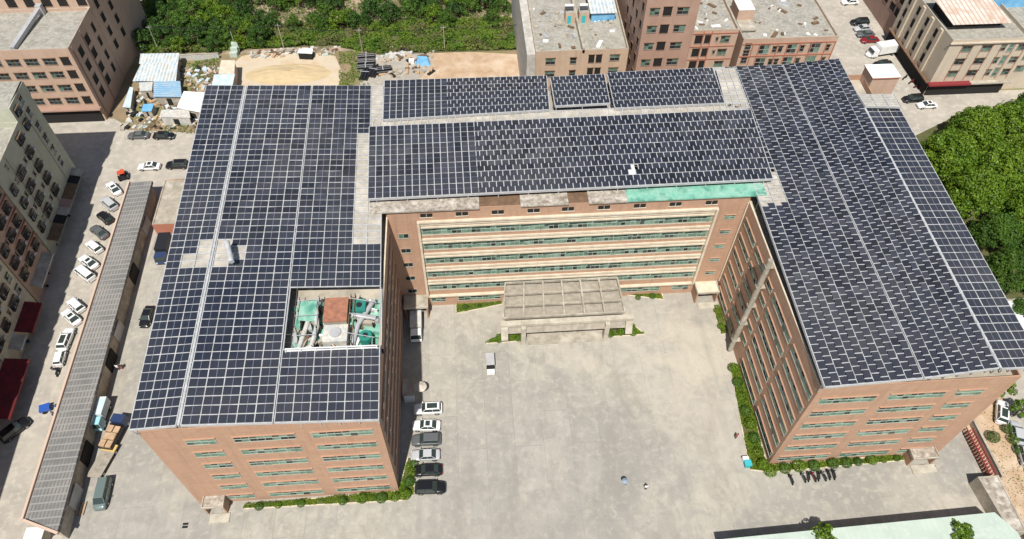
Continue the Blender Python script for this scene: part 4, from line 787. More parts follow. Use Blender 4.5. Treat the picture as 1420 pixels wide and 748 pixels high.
def make_truck(boxL, boxH, cabm, boxm, load=None, W=2.2):
    r = thing('parked_truck', None, None); Lc = 1.7; L = boxL + Lc + .15
    b = MB(); b.hexa([(boxL / 2 + .15, -W / 2, .5), (boxL / 2 + .15 + Lc, -W / 2, .5), (boxL / 2 + .15 + Lc, W / 2, .5), (boxL / 2 + .15, W / 2, .5)], [(boxL / 2 + .2, -W / 2 + .1, 2.25), (boxL / 2 + Lc - .15, -W / 2 + .1, 2.25), (boxL / 2 + Lc - .15, W / 2 - .1, 2.25), (boxL / 2 + .2, W / 2 - .1, 2.25)], cabm); cb = b.build('cab', r, world=False)
    b = MB(); x1 = boxL / 2 + .15 + Lc; b.face([(x1 - .06, -W / 2 + .12, 1.4), (x1 - .06, W / 2 - .12, 1.4), (x1 - .26, W / 2 - .18, 2.15), (x1 - .26, -W / 2 + .18, 2.15)], 'glass'); b.box(x1 - .07, x1 + .03, -W / 2 + .1, W / 2 - .1, 1.42, 1.5, 'glass'); b.build('windscreen', cb, world=False)
    b = MB()
    if boxH > 0: b.box(-boxL / 2, boxL / 2, -W / 2, W / 2, .95, .95 + boxH, boxm)
    else:
        b.box(-boxL / 2, boxL / 2, -W / 2, W / 2, .9, 1.0, boxm)
        for s in (-1, 1): b.box(-boxL / 2, boxL / 2, s * W / 2 - .04, s * W / 2 + .04, 1, 1.5, boxm)
        b.box(-boxL / 2 - .04, -boxL / 2 + .02, -W / 2, W / 2, 1, 1.5, boxm); b.box(boxL / 2 - .02, boxL / 2 + .04, -W / 2, W / 2, 1, 1.8, boxm)
    b.build('cargo_box' if boxH > 0 else 'flatbed', r, world=False)
    b = MB(); b.box(-boxL / 2, boxL / 2 + Lc, -.5, .5, .55, .9, 'black'); b.build('chassis', r, world=False)
    for s in (-1, 1):
        for x in (-boxL / 2 + .9, boxL / 2 + .9): wheel(r, x, s * (W / 2 - .16), .42, .28)
        b = MB(); b.box(x1 - .03, x1 + .04, s * .8 - .15, s * .8 + .15, .75, .95, 'lamp'); b.build('headlight', r, world=False)
    return r
def truck(r, a, c, label, zr=1.5, cat='truck', group=None):
    pa, pc = G(*a, zr), G(*c, zr); d = pa - pc; m_ = (pa + pc) / 2; u = d.normalized(); m_ -= u * .9; r.location = (m_.x, m_.y, .02); r.rotation_euler = (0, 0, math.atan2(d.y, d.x)); tag(r, label, cat, group); return r
g1 = 'cars parked in a row beside the left wing'
car('suv', 'white', (574, 568), (613, 566), 'white car with a dark sunroof, farthest of the row beside the left wing', g1)
car('sedan', 'white', (572, 590), (610, 590), 'white sedan second from the top of the row beside the left wing', g1)
car('suv', 'grey', (571, 611), (611, 609), 'dark grey car between a white and a silver car in the courtyard row', g1)
car('sedan', 'silver', (569, 632), (611, 630), 'silver sedan in the courtyard row', g1)
car('sedan', 'black', (572, 653), (614, 651), 'black sedan between the silver car and the last black car of the row', g1)
car('suv', 'black', (618, 676), (576, 677), 'large black car at the bottom end of the courtyard row', g1)
g2 = 'cars parked on the west street'
for k, a, c, cl, lab in [('sedan', (148, 250), (167, 272), 'white', 'white car at the top of the west street beside the orange tractor'), ('suv', (140, 272), (162, 292), 'silver', 'silver white car just below the topmost white one in the west street'), ('hatch', (134, 292), (156, 311), 'black', 'black hatchback in the west street row'), ('sedan', (125, 312), (149, 331), 'grey', 'grey sedan below the black hatchback in the west street'), ('hatch', (118, 332), (142, 352), 'white', 'white hatchback below the grey sedan in the west street'), ('sedan', (110, 354), (135, 372), 'white', 'white sedan just above the white van in the west street'), ('van', (104, 369), (131, 390), 'white', 'white van in the middle of the west street row'), ('hatch', (93, 412), (117, 434), 'white', 'white hatchback, upper of the pair below the gap in the row'), ('sedan', (87, 429), (110, 450), 'white', 'white sedan, lower of the pair below the gap in the row'), ('suv', (97, 456), (86, 484), 'white', 'large white off-roader with a dark roof hatch beside the tiled shed'), ('mini', (86, 487), (81, 505), 'white', 'tiny white van behind the large white off-roader')]:
    car(k, cl, a, c, lab, g2)
car('suv', 'black', (38, 582), (2, 610), 'black car in the shade at the left edge of the west street', g2)
g3 = 'cars on the road north of the tiled shed'
car('sedan', 'grey', (176, 188), (207, 187), 'grey sedan at the verge below the shacks', g3); car('sedan', 'black', (243, 188), (211, 188), 'dark sedan at the verge nearest the solar roof', g3)
car('sedan', 'white', (191, 231), (222, 230), 'white sedan on the road above the tiled shed', g3); car('suv', 'black', (229, 229), (262, 228), 'black car on the road half hidden by the solar roof', g3)
g4 = 'vehicles in the alley beside the left wing'
car('sedan', 'black', (198, 454), (209, 424), 'black car in the alley halfway along the left wing', g4)
car('van', 'green', (135, 708), (146, 660), 'grey green van parked in the alley near the bottom', g4, 1.2, 'van')
g5 = 'cars in the street at the upper right'
for k, a, c, cl, lab in [('sedan', (1166, 3), (1192, 2), 'white', 'white car at the top edge of the upper right street'), ('suv', (1180, 31), (1205, 30), 'black', 'black car at the top of the upper right row'), ('sedan', (1184, 40), (1209, 38), 'silver', 'silver car between the black and the dark grey car'), ('sedan', (1188, 48), (1213, 46), 'grey', 'dark grey car just above the red car'), ('sedan', (1194, 56), (1219, 54), 'red', 'dark red car in the upper right street'), ('sedan', (1202, 77), (1222, 68), 'white', 'white car squeezed against the white box truck'), ('sedan', (1211, 89), (1239, 87), 'black', 'black car between the box truck and the pink stair tower'), ('suv', (1252, 138), (1280, 136), 'black', 'black car at the corner above the big tree'), ('sedan', (1272, 146), (1300, 145), 'white', 'white car at the corner touching the black one above the big tree'), ('hatch', (1195, 117), (1207, 100), 'grey', 'grey car tucked behind the pink stair tower')]:
    car(k, cl, a, c, lab, g5)
g6 = 'cars in the car park at the right edge'
car('suv', 'white', (1390, 562), (1389, 581), 'white car at the top of the right edge car park', g6); car('hatch', 'silver', (1409, 590), (1412, 608), 'silver car between the hedge and the right edge', g6); car('suv', 'silver', (1417, 614), (1424, 640), 'light car cut by the right edge of the picture', g6)
truck(make_truck(3.6, 1.5, PAINT['white'], M['whites'], W=2.0), (577, 474), (577, 431), 'white box truck beside the left wing under the corner porch')
truck(make_truck(5.2, 2.2, PAINT['white'], M['white'], W=2.4), (1206, 72), (1243, 66), 'white box truck with red stripes in the upper right street')
truck(make_truck(4.2, 1.9, PAINT['navy'], M['black'], W=2.2), (221, 365), (232, 326), 'dark blue box truck in the alley beside the small grey store')
r_ = truck(make_truck(4.0, 0, PAINT['navy'], M['black'], W=2.2), (171, 572), (143, 625), 'black flatbed truck loaded with boards in the alley')
t = thing('board_stack', 'pale boards stacked on the black flatbed truck', 'boards', (r_.location.x, r_.location.y, 1.02), rz=r_.rotation_euler.z)
for k in range(6): b = MB(); b.box(-1.9 + (k % 3) * 1.25, -.8 + (k % 3) * 1.25, -.95 + (k // 3) * 1.0, -.05 + (k // 3) * 1.0, .02, .75 + .15 * (k % 2), 'timber'); b.build('bundle', t, world=False)
t = truck(make_truck(3.2, 1.7, PAINT['cyan'], M['palebl'], W=2.0), (131, 593), (143, 556), 'pale cyan box truck next to the tiled shed')
pt = G(143, 640, .6); t = thing('flat_trailer', 'empty grey flat trailer below the loaded truck', 'trailer', (pt.x, pt.y, 0), rz=math.radians(75)); b = MB(); b.box(-2.8, 2.8, -1.1, 1.1, .7, .85, 'gate_c'); b.build('deck', t, world=False)
for x in (-1.8, 1.8):
    for s in (-1, 1): wheel(t, x, s * .95, .35)
b = MB(); b.box(1.6, 2.8, -1.1, 1.1, .86, 1.0, mat('yellow_board', (.6, .42, .15), .8)); b.build('ramp', t, world=False)
# small cart in the courtyard
p = G(680, 505, 1); t = thing('golf_cart', 'small silver roofed cart alone in the courtyard', 'cart', (p.x, p.y, .02), rz=-math.pi / 2)
b = MB(); b.box(-1.6, 1.5, -.68, .68, .3, .6, 'black'); b.box(1.0, 1.75, -.66, .66, .3, .95, 'white'); b.build('body', t, world=False); b = MB(); b.box(-1.65, .75, -.72, .72, 1.85, 1.95, 'galv'); b.build('roof', t, world=False)
for x in (-1.5, .7):
    for s in (-1, 1): b = MB(); b.box(x - .03, x + .03, s * .66 - .03, s * .66 + .03, .5, 1.85, 'black'); b.build('post', t, world=False)
for x in (-.9, .1): b = MB(); b.box(x - .3, x + .3, -.6, .6, .6, .85, 'black'); b.box(x - .35, x - .25, -.6, .6, .85, 1.2, 'black'); b.build('seat', t, world=False)
for x in (-1.1, 1.1):
    for s in (-1, 1): wheel(t, x, s * .62, .26, .16)
# motorbikes
def make_bike(pm):
    r = thing('motorbike', None, None)
    for x in (-.62, .62): b = MB(); b.cyl((x, -.05, .3), (x, .05, .3), .3, 'tyre', 12); o = b.build('wheel', r, world=False)
    b = MB(); b.bar((-.6, 0, .35), (.45, 0, .6), .2, .25, pm); b.bar((.62, 0, .3), (.45, 0, 1.0), .08, .08, 'galv'); b.hexa([(.3, -.22, .35), (.5, -.2, .35), (.5, .2, .35), (.3, .22, .35)], [(.42, -.18, .95), (.55, -.16, .95), (.55, .16, .95), (.42, .18, .95)], pm); b.build('frame', r, world=False)
    b = MB(); b.box(-.7, .15, -.14, .14, .68, .8, 'black'); b.build('seat', r, world=False)
    b = MB(); b.bar((.42, -.33, 1.02), (.42, .33, 1.02), .05, .05, 'black'); b.build('handlebar', r, world=False); return r
bp = {k: make_bike(PAINT[k]) for k in ('black', 'red', 'blue', 'grey')}; used = set()
def bike(k, px, py, rz, label, group):
    o = bp[k] if k not in used else copy_tree(bp[k]); used.add(k); q = G(px, py, .4); o.location = (q.x, q.y, .01); o.rotation_euler = (0, 0, rz); tag(o, label, 'motorbike', group)
for i, (px, py) in enumerate([(1097, 665), (1114, 662), (1121, 661), (1128, 661), (1135, 660), (1142, 660), (1149, 658), (1156, 658)]):
    bike(['black', 'grey', 'black', 'red', 'black', 'grey', 'black', 'black'][i], px, py, math.pi / 2 + rnd.uniform(-.3, .3), ['motorbike standing alone left of the row in front of the right wing', 'leftmost motorbike of the close row below the right wing', 'second motorbike from the left in the close row', 'red motorbike in the close row below the right wing', 'black motorbike right of the red one', 'grey motorbike in the right half of the row', 'second motorbike from the right end of the row', 'rightmost motorbike of the row in front of the right wing'][i], 'motorbikes in front of the right wing')
for k, px, py, lab in [('black', 80, 516, 'motorbike beside the tiled shed below the tiny white van'), ('grey', 76, 513, 'grey motorbike leaning next to the black one by the tiled shed'), ('blue', 62, 382, 'blue motorbike in the shade outside the pink block'), ('grey', 60, 398, 'grey motorbike in the shade outside the cream block'), ('black', 78, 343, 'motorbike in the shade where the green and pink blocks meet'), ('blue', 33, 476, 'blue motorbike in the shade between the two red awnings'), ('red', 90, 300, 'red motorbike in the shade by the green block'), ('red', 1264, 114, 'red motorbike in front of the beige corner block'), ('red', 1272, 120, 'red motorbike nearest the maroon shop canopy'), ('black', 1255, 108, 'dark motorbike left of the red ones in the upper right street')]:
    bike(k, px, py, rnd.uniform(0, 3), lab, 'motorbikes along the streets')
p = G(67, 565, .6); t = thing('cargo_tricycle', 'bright blue cargo tricycle beside the tiled shed', 'tricycle', (p.x, p.y, .01), rz=.3); b = MB(); b.box(-1.3, .3, -.65, .65, .45, .95, PAINT['blue']); b.build('cargo_bed', t, world=False); b = MB(); b.bar((.3, 0, .55), (1.1, 0, .5), .2, .2, PAINT['blue']); b.bar((1.1, 0, .3), (.95, 0, 1.05), .08, .08, 'galv'); b.build('frame', t, world=False)
for x, y in ((1.1, 0), (-.7, .7), (-.7, -.7)): b = MB(); b.cyl((x, y - .05, .3), (x, y + .05, .3), .3, 'tyre', 12); b.build('wheel', t, world=False)
b = MB(); b.box(.35, .75, -.2, .2, .7, .85, 'black'); b.build('seat', t, world=False)
p = G(170, 243, .8); t = thing('small_tractor', 'red orange small tractor above the tiled shed', 'tractor', (p.x, p.y, .01), rz=1.9); b = MB(); b.box(.1, 1.5, -.35, .35, .5, 1.15, PAINT['orange']); b.build('bonnet', t, world=False); b = MB(); b.box(-1.1, .1, -.6, .6, .5, .8, 'black'); b.box(-.9, -.3, -.35, .35, .8, 1.1, 'black'); b.build('seat', t, world=False); b = MB(); b.box(-1.1, .1, -.7, .7, 2.0, 2.08, PAINT['orange']); b.build('roof', t, world=False)
for x in (-1, 0):
    for s in (-1, 1): b = MB(); b.bar((x, s * .6, .7), (x, s * .6, 2), .06, .06, 'black'); b.build('post', t, world=False)
for x, r_, y in ((-.6, .62, .8), (1.15, .38, .6)):
    for s in (-1, 1): wheel(t, x, s * y, r_, .25)

# ---------------------------------------------------------------- vegetation
def leaves(b, c, R, nl, size, m, r, flat=1.0, shell=.55):
    for _ in range(nl):
        th = r.uniform(0, 2 * math.pi); cz = r.uniform(-.55, 1); sr = math.sqrt(1 - cz * cz); rad = R * (shell + (1 - shell) * r.random() ** .5)
        nrm = Vector((sr * math.cos(th), sr * math.sin(th), cz)); p = Vector(c) + Vector((nrm.x * rad, nrm.y * rad, nrm.z * rad * flat))
        nn_ = (nrm + Vector((r.uniform(-1, 1), r.uniform(-1, 1), r.uniform(-.3, 1))) * .75).normalized(); a = nn_.orthogonal().normalized(); a = a * math.cos(th * 7) + nn_.cross(a) * math.sin(th * 7); e = nn_.cross(a); s = size * r.uniform(.6, 1.3)
        b.face([p - a * s - e * s * .35, p + e * s * .55 * -.9, p + a * s - e * s * .2, p + e * s * .6], m)
def tree_meshes(seed, R, Hh, nblob, nl, size, m, flat=.8):
    r = random.Random(seed); b = MB(); cs = []
    for k in range(nblob):
        th = k * 2.4 + r.uniform(-.4, .4); f = math.sqrt((k + .5) / nblob); rad = R * f * .78
        c = (rad * math.cos(th), rad * math.sin(th), Hh - R * .55 - (f ** 2.4) * R * 1.15 * flat + r.uniform(-.08, .16) * R); br = R * (r.uniform(.2, .38) if nblob < 60 else r.uniform(.15, .25)); cs.append((c, br))
        leaves(b, c, br, nl // nblob, size, m, r, .85)
    oc = b.build('crown'); cm = oc.data; bpy.data.objects.remove(oc)
    b = MB(); h0 = Hh - R * 1.3; h0 = max(h0, Hh * .25); b.cyl((0, 0, 0), (r.uniform(-.2, .2), r.uniform(-.2, .2), h0), .06 * R + .06, 'bark', 8, .04 * R + .04)
    for c, br in cs[::max(1, nblob // 7)]: b.cyl((0, 0, h0 * .9), (c[0], c[1], c[2]), .03 * R, 'bark', 6, .012 * R)
    ot = b.build('trunk'); tm = ot.data; bpy.data.objects.remove(ot); return cm, tm
def put_tree(ms, name, x, y, s, label, group=None, z=0, rz=None, cat='tree', parts=('crown', 'trunk')):
    t = thing(name, label, cat, (x, y, z), group); t.rotation_euler = (0, 0, rnd.uniform(0, 6.3) if rz is None else rz); t.scale = (s, s, s * rnd.uniform(.9, 1.1))
    for nm, me in zip(parts, ms): o = bpy.data.objects.new(nm, me); col.objects.link(o); o.parent = t
    return t
T_f = [tree_meshes(10 + i, 3.0, 5.2 + .4 * (i % 2), 15, 1500, .22, ['leaf', 'leafd', 'leaf', 'leafb', 'leafd'][i]) for i in range(5)]
T_b = [tree_meshes(30 + i, 6.4, 12.5, 95, 14000, .25, 'leafb' if i < 2 else 'leaf') for i in range(3)]
T_s = [tree_meshes(50 + i, 2.2, 5.2, 12, 1400, .18, 'leafb') for i in range(2)]
big = [(112.5, 63, 1, 0), (121.5, 70, 1, 1), (130.5, 71.5, 1, 0), (121.5, 58, 1.05, 0), (132, 60, 1.05, 1), (112.6, 52, .95, 1), (140, 70, 1, 0), (122, 47, .9, 0), (131, 48, 1, 1), (113, 42, .72, 2), (120, 37, .8, 2), (110.5, 33, .68, 2), (118, 28, .72, 2), (128, 36, .9, 2), (108.5, 24, .55, 2), (115, 21, .6, 2), (141, 79, .7, 2)]
desc = ['bright round crown nearest the solar roof at the upper right', 'bright tree crown at the top of the big grove', 'bright crown at the upper right of the grove', 'bright broad crown in the heart of the right grove', 'broad bright crown at the right edge of the grove', 'bright crown on the left flank of the grove below the topmost', 'crown cut by the right edge at the top of the grove', 'crown in the lower middle of the bright grove', 'bright crown at the right edge below the heart of the grove', 'darker crown at the left where the bright grove ends', 'darker crown in the middle of the lower grove', 'dark small crown closest to the solar roof edge', 'dark crown low in the grove near the right edge', 'darker broad crown at the right edge of the lower grove', 'small dark tree beside the corner of the right wing roof', 'small dark tree at the bottom of the grove', 'dark tree by the shops at the right edge']
for (x, y, s, k), d in zip(big, desc): put_tree(T_b[k], 'broadleaf_tree', x + 1.6, y, s * 1.08, d, 'grove beside the right wing')
# orchard on the north field
labs = {0: 'mid green orchard tree', 1: 'dark green orchard tree', 2: 'mottled green orchard tree', 3: 'bright green orchard tree', 4: 'deep green orchard tree'}
pts = []; r = random.Random(3); tries = 0
gaps = [(420, 25, 16), (395, 30, 12), (540, 12, 16), (492, 14, 14), (660, 28, 14), (640, 38, 12), (465, 30, 10), (580, 36, 10), (358, 22, 12)]
gp = [(G(a, c).xy, s * .22) for a, c, s in gaps]
while len(pts) < 170 and tries < 12000:
    tries += 1; y = r.uniform(125, 152); x = r.uniform(-70, 24.5)
    lo = 126 if x > -36 else 117
    if x < -36: y = r.uniform(117, 156)
    sz = r.uniform(.75, 1.25)
    if any((Vector((x, y)) - g_).length < s_ * .8 + 1.6 for g_, s_ in gp): continue
    if any(math.hypot(x - a, y - c) < 1.62 * (sz + s2) for a, c, s2 in pts): continue
    pts.append((x, y, sz))
rows = {}
for x, y, sz in pts: rows.setdefault(int((y - 117) // 5), []).append((x, y, sz))
ords = ['first', 'second', 'third', 'fourth', 'fifth', 'sixth', 'seventh', 'eighth', 'ninth', 'tenth', 'eleventh', 'twelfth', 'thirteenth', 'fourteenth', 'fifteenth', 'sixteenth', 'seventeenth', 'eighteenth', 'nineteenth', 'twentieth']
ords += ['twenty-' + q for q in ords[:9]] + ['thirtieth'] + ['thirty-' + q for q in ords[:9]] + ['fortieth'] + ['forty-' + q for q in ords[:9]]
cnt = 0
for ri, key in enumerate(sorted(rows)):
    for xi, (x, y, sz) in enumerate(sorted(rows[key])):
        k = (cnt * 3) % 5; cnt += 1; sized = 'small ' if sz < .9 else ('broad ' if sz > 1.1 else '')
        put_tree(T_f[k], 'orchard_tree', x, y, sz, '%s%s, %s from left in the %s row' % (sized, labs[k], ords[xi], ords[ri]), 'orchard trees on the north field')
# scrub
def scrub(name, label, poly, dens, hmin, hmax, size, m, seed, kind='stuff'):
    r = random.Random(seed); b = MB(); xs = [p[0] for p in poly]; ys = [p[1] for p in poly]; A = (max(xs) - min(xs)) * (max(ys) - min(ys)); N_ = int(A * dens)
    def inside(x, y):
        c = False; j = len(poly) - 1
        for i in range(len(poly)):
            if (poly[i][1] > y) != (poly[j][1] > y) and x < (poly[j][0] - poly[i][0]) * (y - poly[i][1]) / (poly[j][1] - poly[i][1]) + poly[i][0]: c = not c
            j = i
        return c
    from mathutils import noise as nz
    for _ in range(N_):
        x = r.uniform(min(xs), max(xs)); y = r.uniform(min(ys), max(ys))
        if not inside(x, y): continue
        h = nz.noise(Vector((x * .28, y * .28, seed))) * .5 + .5 + nz.noise(Vector((x * .9, y * .9, seed + 4))) * .25
        if h < .3: continue
        h = h * h * 1.5; z_ = max(.05, hmin + (hmax - hmin) * h) * r.uniform(.55, 1); nn_ = Vector((r.uniform(-1, 1), r.uniform(-1, 1), r.uniform(.3, 1.4))).normalized(); a = nn_.orthogonal().normalized(); t_ = r.uniform(0, 6.3); a = a * math.cos(t_) + nn_.cross(a) * math.sin(t_); e = nn_.cross(a); s = size * r.uniform(.6, 1.4); p = Vector((x, y, z_))
        b.face([p - a * s, p - e * s * .5, p + a * s, p + e * s * .5], m)
    o = b.build(name); return tag(o, label, name.replace('_', ' '), kind=kind)
scrub('undergrowth', 'tangled green undergrowth between the yards and the orchard', [(-66, 115.5), (-44, 117), (-20, 117.5), (-8, 113), (6, 113.5), (27, 113), (27, 127), (-36, 127), (-66, 120)], 48, .1, 1.8, .27, 'grass', 1)
scrub('undergrowth', 'sparse weeds among the orchard trees', [(-70, 126), (27, 126), (27, 160), (-80, 160)], 8, .05, 1.2, .24, 'grass', 2)
scrub('grass_patch', 'bright grassy strip between the sand yard and the black pipes', [tuple(q) for q in P2((470, 72), (500, 70), (500, 100), (515, 122), (470, 122))], 26, .05, .7, .16, 'leafb', 3)
scrub('grass_patch', 'rough green patch right of the ribbed shack roofs', [tuple(q) for q in P2((258, 86), (305, 82), (296, 118), (285, 128), (262, 92))], 24, .05, .7, .16, 'grass', 4)
scrub('grass_patch', 'green weeds along the verge below the shacks', [tuple(q) for q in P2((195, 176), (285, 150), (290, 186), (200, 186))], 16, .05, .8, .16, 'grass', 5)
scrub('undergrowth', 'dark weeds under the grove beside the right wing', [(93, 20), (104, 20), (112, 60), (97, 60)], 6, .05, .9, .2, 'leafd', 6)
scrub('grass_patch', 'weeds scattered on the planted strip at the right', [(92.4, -20), (98, -20), (99, 6), (94, 10)], 5, .02, .35, .12, 'leafy', 7)
# hedges and shrubs
def shrub_mesh(seed, m, R=1.0, nl=650):
    r = random.Random(seed); b = MB(); leaves(b, (0, 0, .75 * R), R * .93, nl, .1, m, r, .85, .75)
    i0 = len(b.v); 
    o = b.build('foliage'); me = o.data; bpy.data.objects.remove(o)
    b = MB(); b.cyl((0, 0, 0), (0, 0, R), .08, 'bark', 6); o = b.build('stem'); m2 = o.data; bpy.data.objects.remove(o); return me, m2
SM = [shrub_mesh(1, 'leafb'), shrub_mesh(2, 'leaf'), shrub_mesh(3, 'leafy')]
def shrub(px, py, s, k, label, group): q = G(px, py, .6); t = put_tree(SM[k], 'round_shrub', q.x, q.y, s, label, group, cat='shrub', parts=('foliage', 'stem')); return t
def bed(label, pts, m, dens=38, h=.6):
    poly = [G(*q).xy for q in pts]; c = sum((Vector(p) for p in poly), Vector((0, 0))) / len(poly); t = thing('flower_bed', label, 'flower bed', (c.x, c.y, 0), 'planted beds around the factory')
    b = MB(); n_ = len(poly)
    b.face([(p.x, p.y, .06) for p in poly][::-1], 'under'); b.build('soil_bed', t)
    b = MB()
    for i in range(n_): p, q = poly[i], poly[(i + 1) % n_]; b.bar((p.x, p.y, .07), (q.x, q.y, .07), .16, .14, 'cream')
    b.build('kerb', t)
    o = scrub('plants', None, [tuple(p) for p in poly], dens * 2.6, .1, h, .13, m, len(label)); del o['category']; del o['kind']
    for v in o.data.vertices: v.co -= Vector((c.x, c.y, 0))
    o.parent = t
bed('hedge bed along the front of the left wing', [(338, 706), (342, 700), (556, 681), (562, 694)], 'leafy', 60, .9)
bed('hedge bed along the courtyard side of the left wing end', [(553, 682), (566, 634), (574, 636), (574, 686), (560, 694)], 'leafb', 60, 1.0)
bed('long hedge bed along the courtyard side of the right wing', [(1040, 652), (1012, 508), (1026, 506), (1062, 640), (1075, 656)], 'leafy', 60, .9)
bed('hedge bed along the front of the right wing', [(1062, 656), (1066, 646), (1266, 630), (1262, 638)], 'leafy', 60, .9)
bed('narrow bed at the rear corner of the right wing', [(992, 440), (990, 424), (1000, 424), (1008, 462), (1000, 464)], 'leafy', 50)
bed('curved bed left of the entrance canopy against the rear wall', [(633, 435), (633, 419), (694, 417), (698, 422)], 'leafy', 50)
bed('curved bed right of the entrance canopy against the rear wall', [(858, 408), (862, 404), (916, 402), (920, 416)], 'leafy', 50)
bed('triangular bed at the left foot of the entrance canopy', [(673, 477), (700, 461), (722, 460), (727, 473)], 'leafb', 70, 2.0)
bed('triangular bed at the right foot of the entrance canopy', [(840, 468), (840, 453), (876, 449), (894, 464)], 'leafb', 70, 2.0)
gs = 'round shrubs planted around the factory'
for i, (px, py, s, k) in enumerate([(359, 702, .75, 1), (385, 700, .6, 0), (417, 698, .7, 1), (475, 694, .8, 1), (502, 691, .95, 0), (529, 691, .95, 1), (548, 689, .8, 0), (562, 686, 1, 0), (568, 668, .9, 1), (571, 655, .9, 0), (574, 642, .75, 1)]): shrub(px, py, s, k, ['first round shrub in front of the left wing next to its porch end', 'small bright shrub second along the left wing front', 'round dark shrub third along the left wing front', 'round shrub in the middle of the left wing front bed', 'larger bright shrub right of the middle of the left front bed', 'round dark shrub beside the larger bright one', 'bright shrub last before the left wing corner', 'largest shrub at the corner of the left wing', 'dark shrub just north of the left wing corner', 'bright shrub beside the black sedan in the courtyard', 'northernmost shrub beside the left wing'][i], gs)
for i, (px, py, s, k) in enumerate([(1017, 511, 1, 0), (1023, 530, 1, 1), (1029, 550, 1, 0), (1034, 570, 1.05, 1), (1040, 588, 1.05, 0), (1046, 608, 1.05, 1), (1051, 628, 1.0, 2), (1058, 645, 1.1, 0), (1068, 654, 1.1, 0), (1088, 650, 1.0, 1), (1107, 647, 1.15, 0), (1129, 646, 1.05, 1), (1155, 643, 1.0, 1), (1173, 642, 1.0, 1), (1190, 640, .8, 1), (1209, 638, .95, 0), (1226, 637, .6, 2), (1244, 635, .6, 1)]): shrub(px, py, s, k, ['northernmost shrub of the right wing courtyard bed', 'second shrub down the right wing courtyard bed', 'third shrub down the right wing courtyard bed', 'fourth shrub down the right wing courtyard bed', 'fifth shrub down the right wing courtyard bed', 'sixth shrub down the right wing courtyard bed', 'yellowish shrub above the right wing corner', 'bright shrub at the right wing courtyard corner', 'bright shrub on the corner by the first motorbike', 'dark shrub first along the right wing front', 'largest shrub along the right wing front', 'dark shrub above the close motorbike row', 'dark shrub right above the end of the motorbike row', 'round shrub just right of the motorbikes', 'smaller shrub in the middle of the right wing front', 'bright shrub right of the middle of the right wing front', 'low yellowish shrub near the right porch', 'last low shrub before the right porch'][i], gs)
for i, (px, py, s, k) in enumerate([(994, 430, .6, 2), (1000, 452, .7, 0), (645, 425, .6, 1), (665, 423, .5, 1), (885, 412, .55, 1), (905, 410, .7, 1), (709, 466, .9, 0), (862, 460, .95, 0), (692, 471, .7, 0), (720, 469, .7, 1), (846, 463, .8, 0), (878, 461, .75, 0)]): shrub(px, py, s, k, ['yellow shrub near the rear corner porch', 'green shrub below the rear corner porch of the right wing', 'first shrub in the curved bed left of the entrance canopy', 'second shrub in the curved bed left of the entrance canopy', 'smaller shrub in the curved bed right of the entrance canopy', 'larger shrub in the curved bed right of the entrance canopy', 'shrub at the left foot of the entrance canopy', 'shrub at the right foot of the entrance canopy', 'low outer shrub left of the entrance canopy foot', 'shrub tucked against the left canopy pillar', 'shrub tucked against the right canopy pillar', 'low outer shrub right of the entrance canopy foot'][i], gs)
for i, (x, y, s, k, d) in enumerate([(100.2, 10, 1.0, 0, 'bright tree in front of the white car at the right edge'), (101.5, 6, .9, 1, 'bright tree between the white and silver cars at the right'), (96.5, 12, .8, 0, 'tree in the shade at the corner of the right wing')]): put_tree(T_s[k], 'young_tree', x, y, s, d, 'young trees at the right edge')
for i in range(8): t = put_tree(SM[0 if i % 2 else 1], 'hedge_bush', 98.7 + .05 * i, 3.5 - 1.9 * i, 1.0, '%s bush down the hedge along the right edge car park' % ['first', 'second', 'third', 'fourth', 'fifth', 'sixth', 'seventh', 'eighth'][i], 'hedge bushes along the car park', cat='bush', parts=('foliage', 'stem'))
put_tree(SM[1], 'hedge_bush', 95.6, 2.2, 1.1, 'single low bush on the bare planted strip', None, cat='bush', parts=('foliage', 'stem'))
for px, py, s, k, d in [(1148, 741, 1.0, 0, 'bright tree in front of the mint green roof'), (1340, 738, 1.15, 1, 'bright tree at the right end of the mint green roof')]:
    q = G(px, py, 5.0); put_tree(T_s[k], 'young_tree', q.x, q.y, s * 1.15, d, 'trees by the mint green hall')
# tall stake tarps, green cloth pole
q = G(325, 80); t = thing('scaffold_stack', 'pale green netted scaffold pile at the corner of the sand yard', 'scaffold', (q.x, q.y, 0)); b = MB()
for k in range(3): b.prism([(q.x - 1 + .3 * k, q.y + k * .9), (q.x + .8 + .2 * k, q.y + k * .9), (q.x + 1 - .1 * k, q.y + .8 + k * .9), (q.x - .8 + .2 * k, q.y + .8 + k * .9)], .01, 1.2 + k * .8, 'pgreen')
b.build('netting', t); b = MB(); b.cyl((q.x, q.y + 3.2, 0), (q.x, q.y + 3.2, 5.2), .08, 'galv', 6); b.build('pole', t)
# heap of sand
b = MB(); q = G(400, 103); nn = 22; r = random.Random(8)
ring = [[(q.x + (10.5 * k / 6) * math.cos(a), q.y + (4.2 * k / 6) * math.sin(a), .02 + 1.0 * (1 - k / 6) ** 1.3 + (r.uniform(-.08, .08) if k < 6 else -.02)) for a in [2 * math.pi * i / nn for i in range(nn)]] for k in range(7)]
for k in range(6):
    for i in range(nn): b.face([ring[k][i], ring[k + 1][i], ring[k + 1][(i + 1) % nn], ring[k][(i + 1) % nn]], mat('golden_sand', (.55, .43, .25), .95, (.48, .37, .22), .4))
o = b.build('sand_heap'); tag(o, 'low spread heap of yellow sand in the sand yard', 'sand heap', kind='stuff')
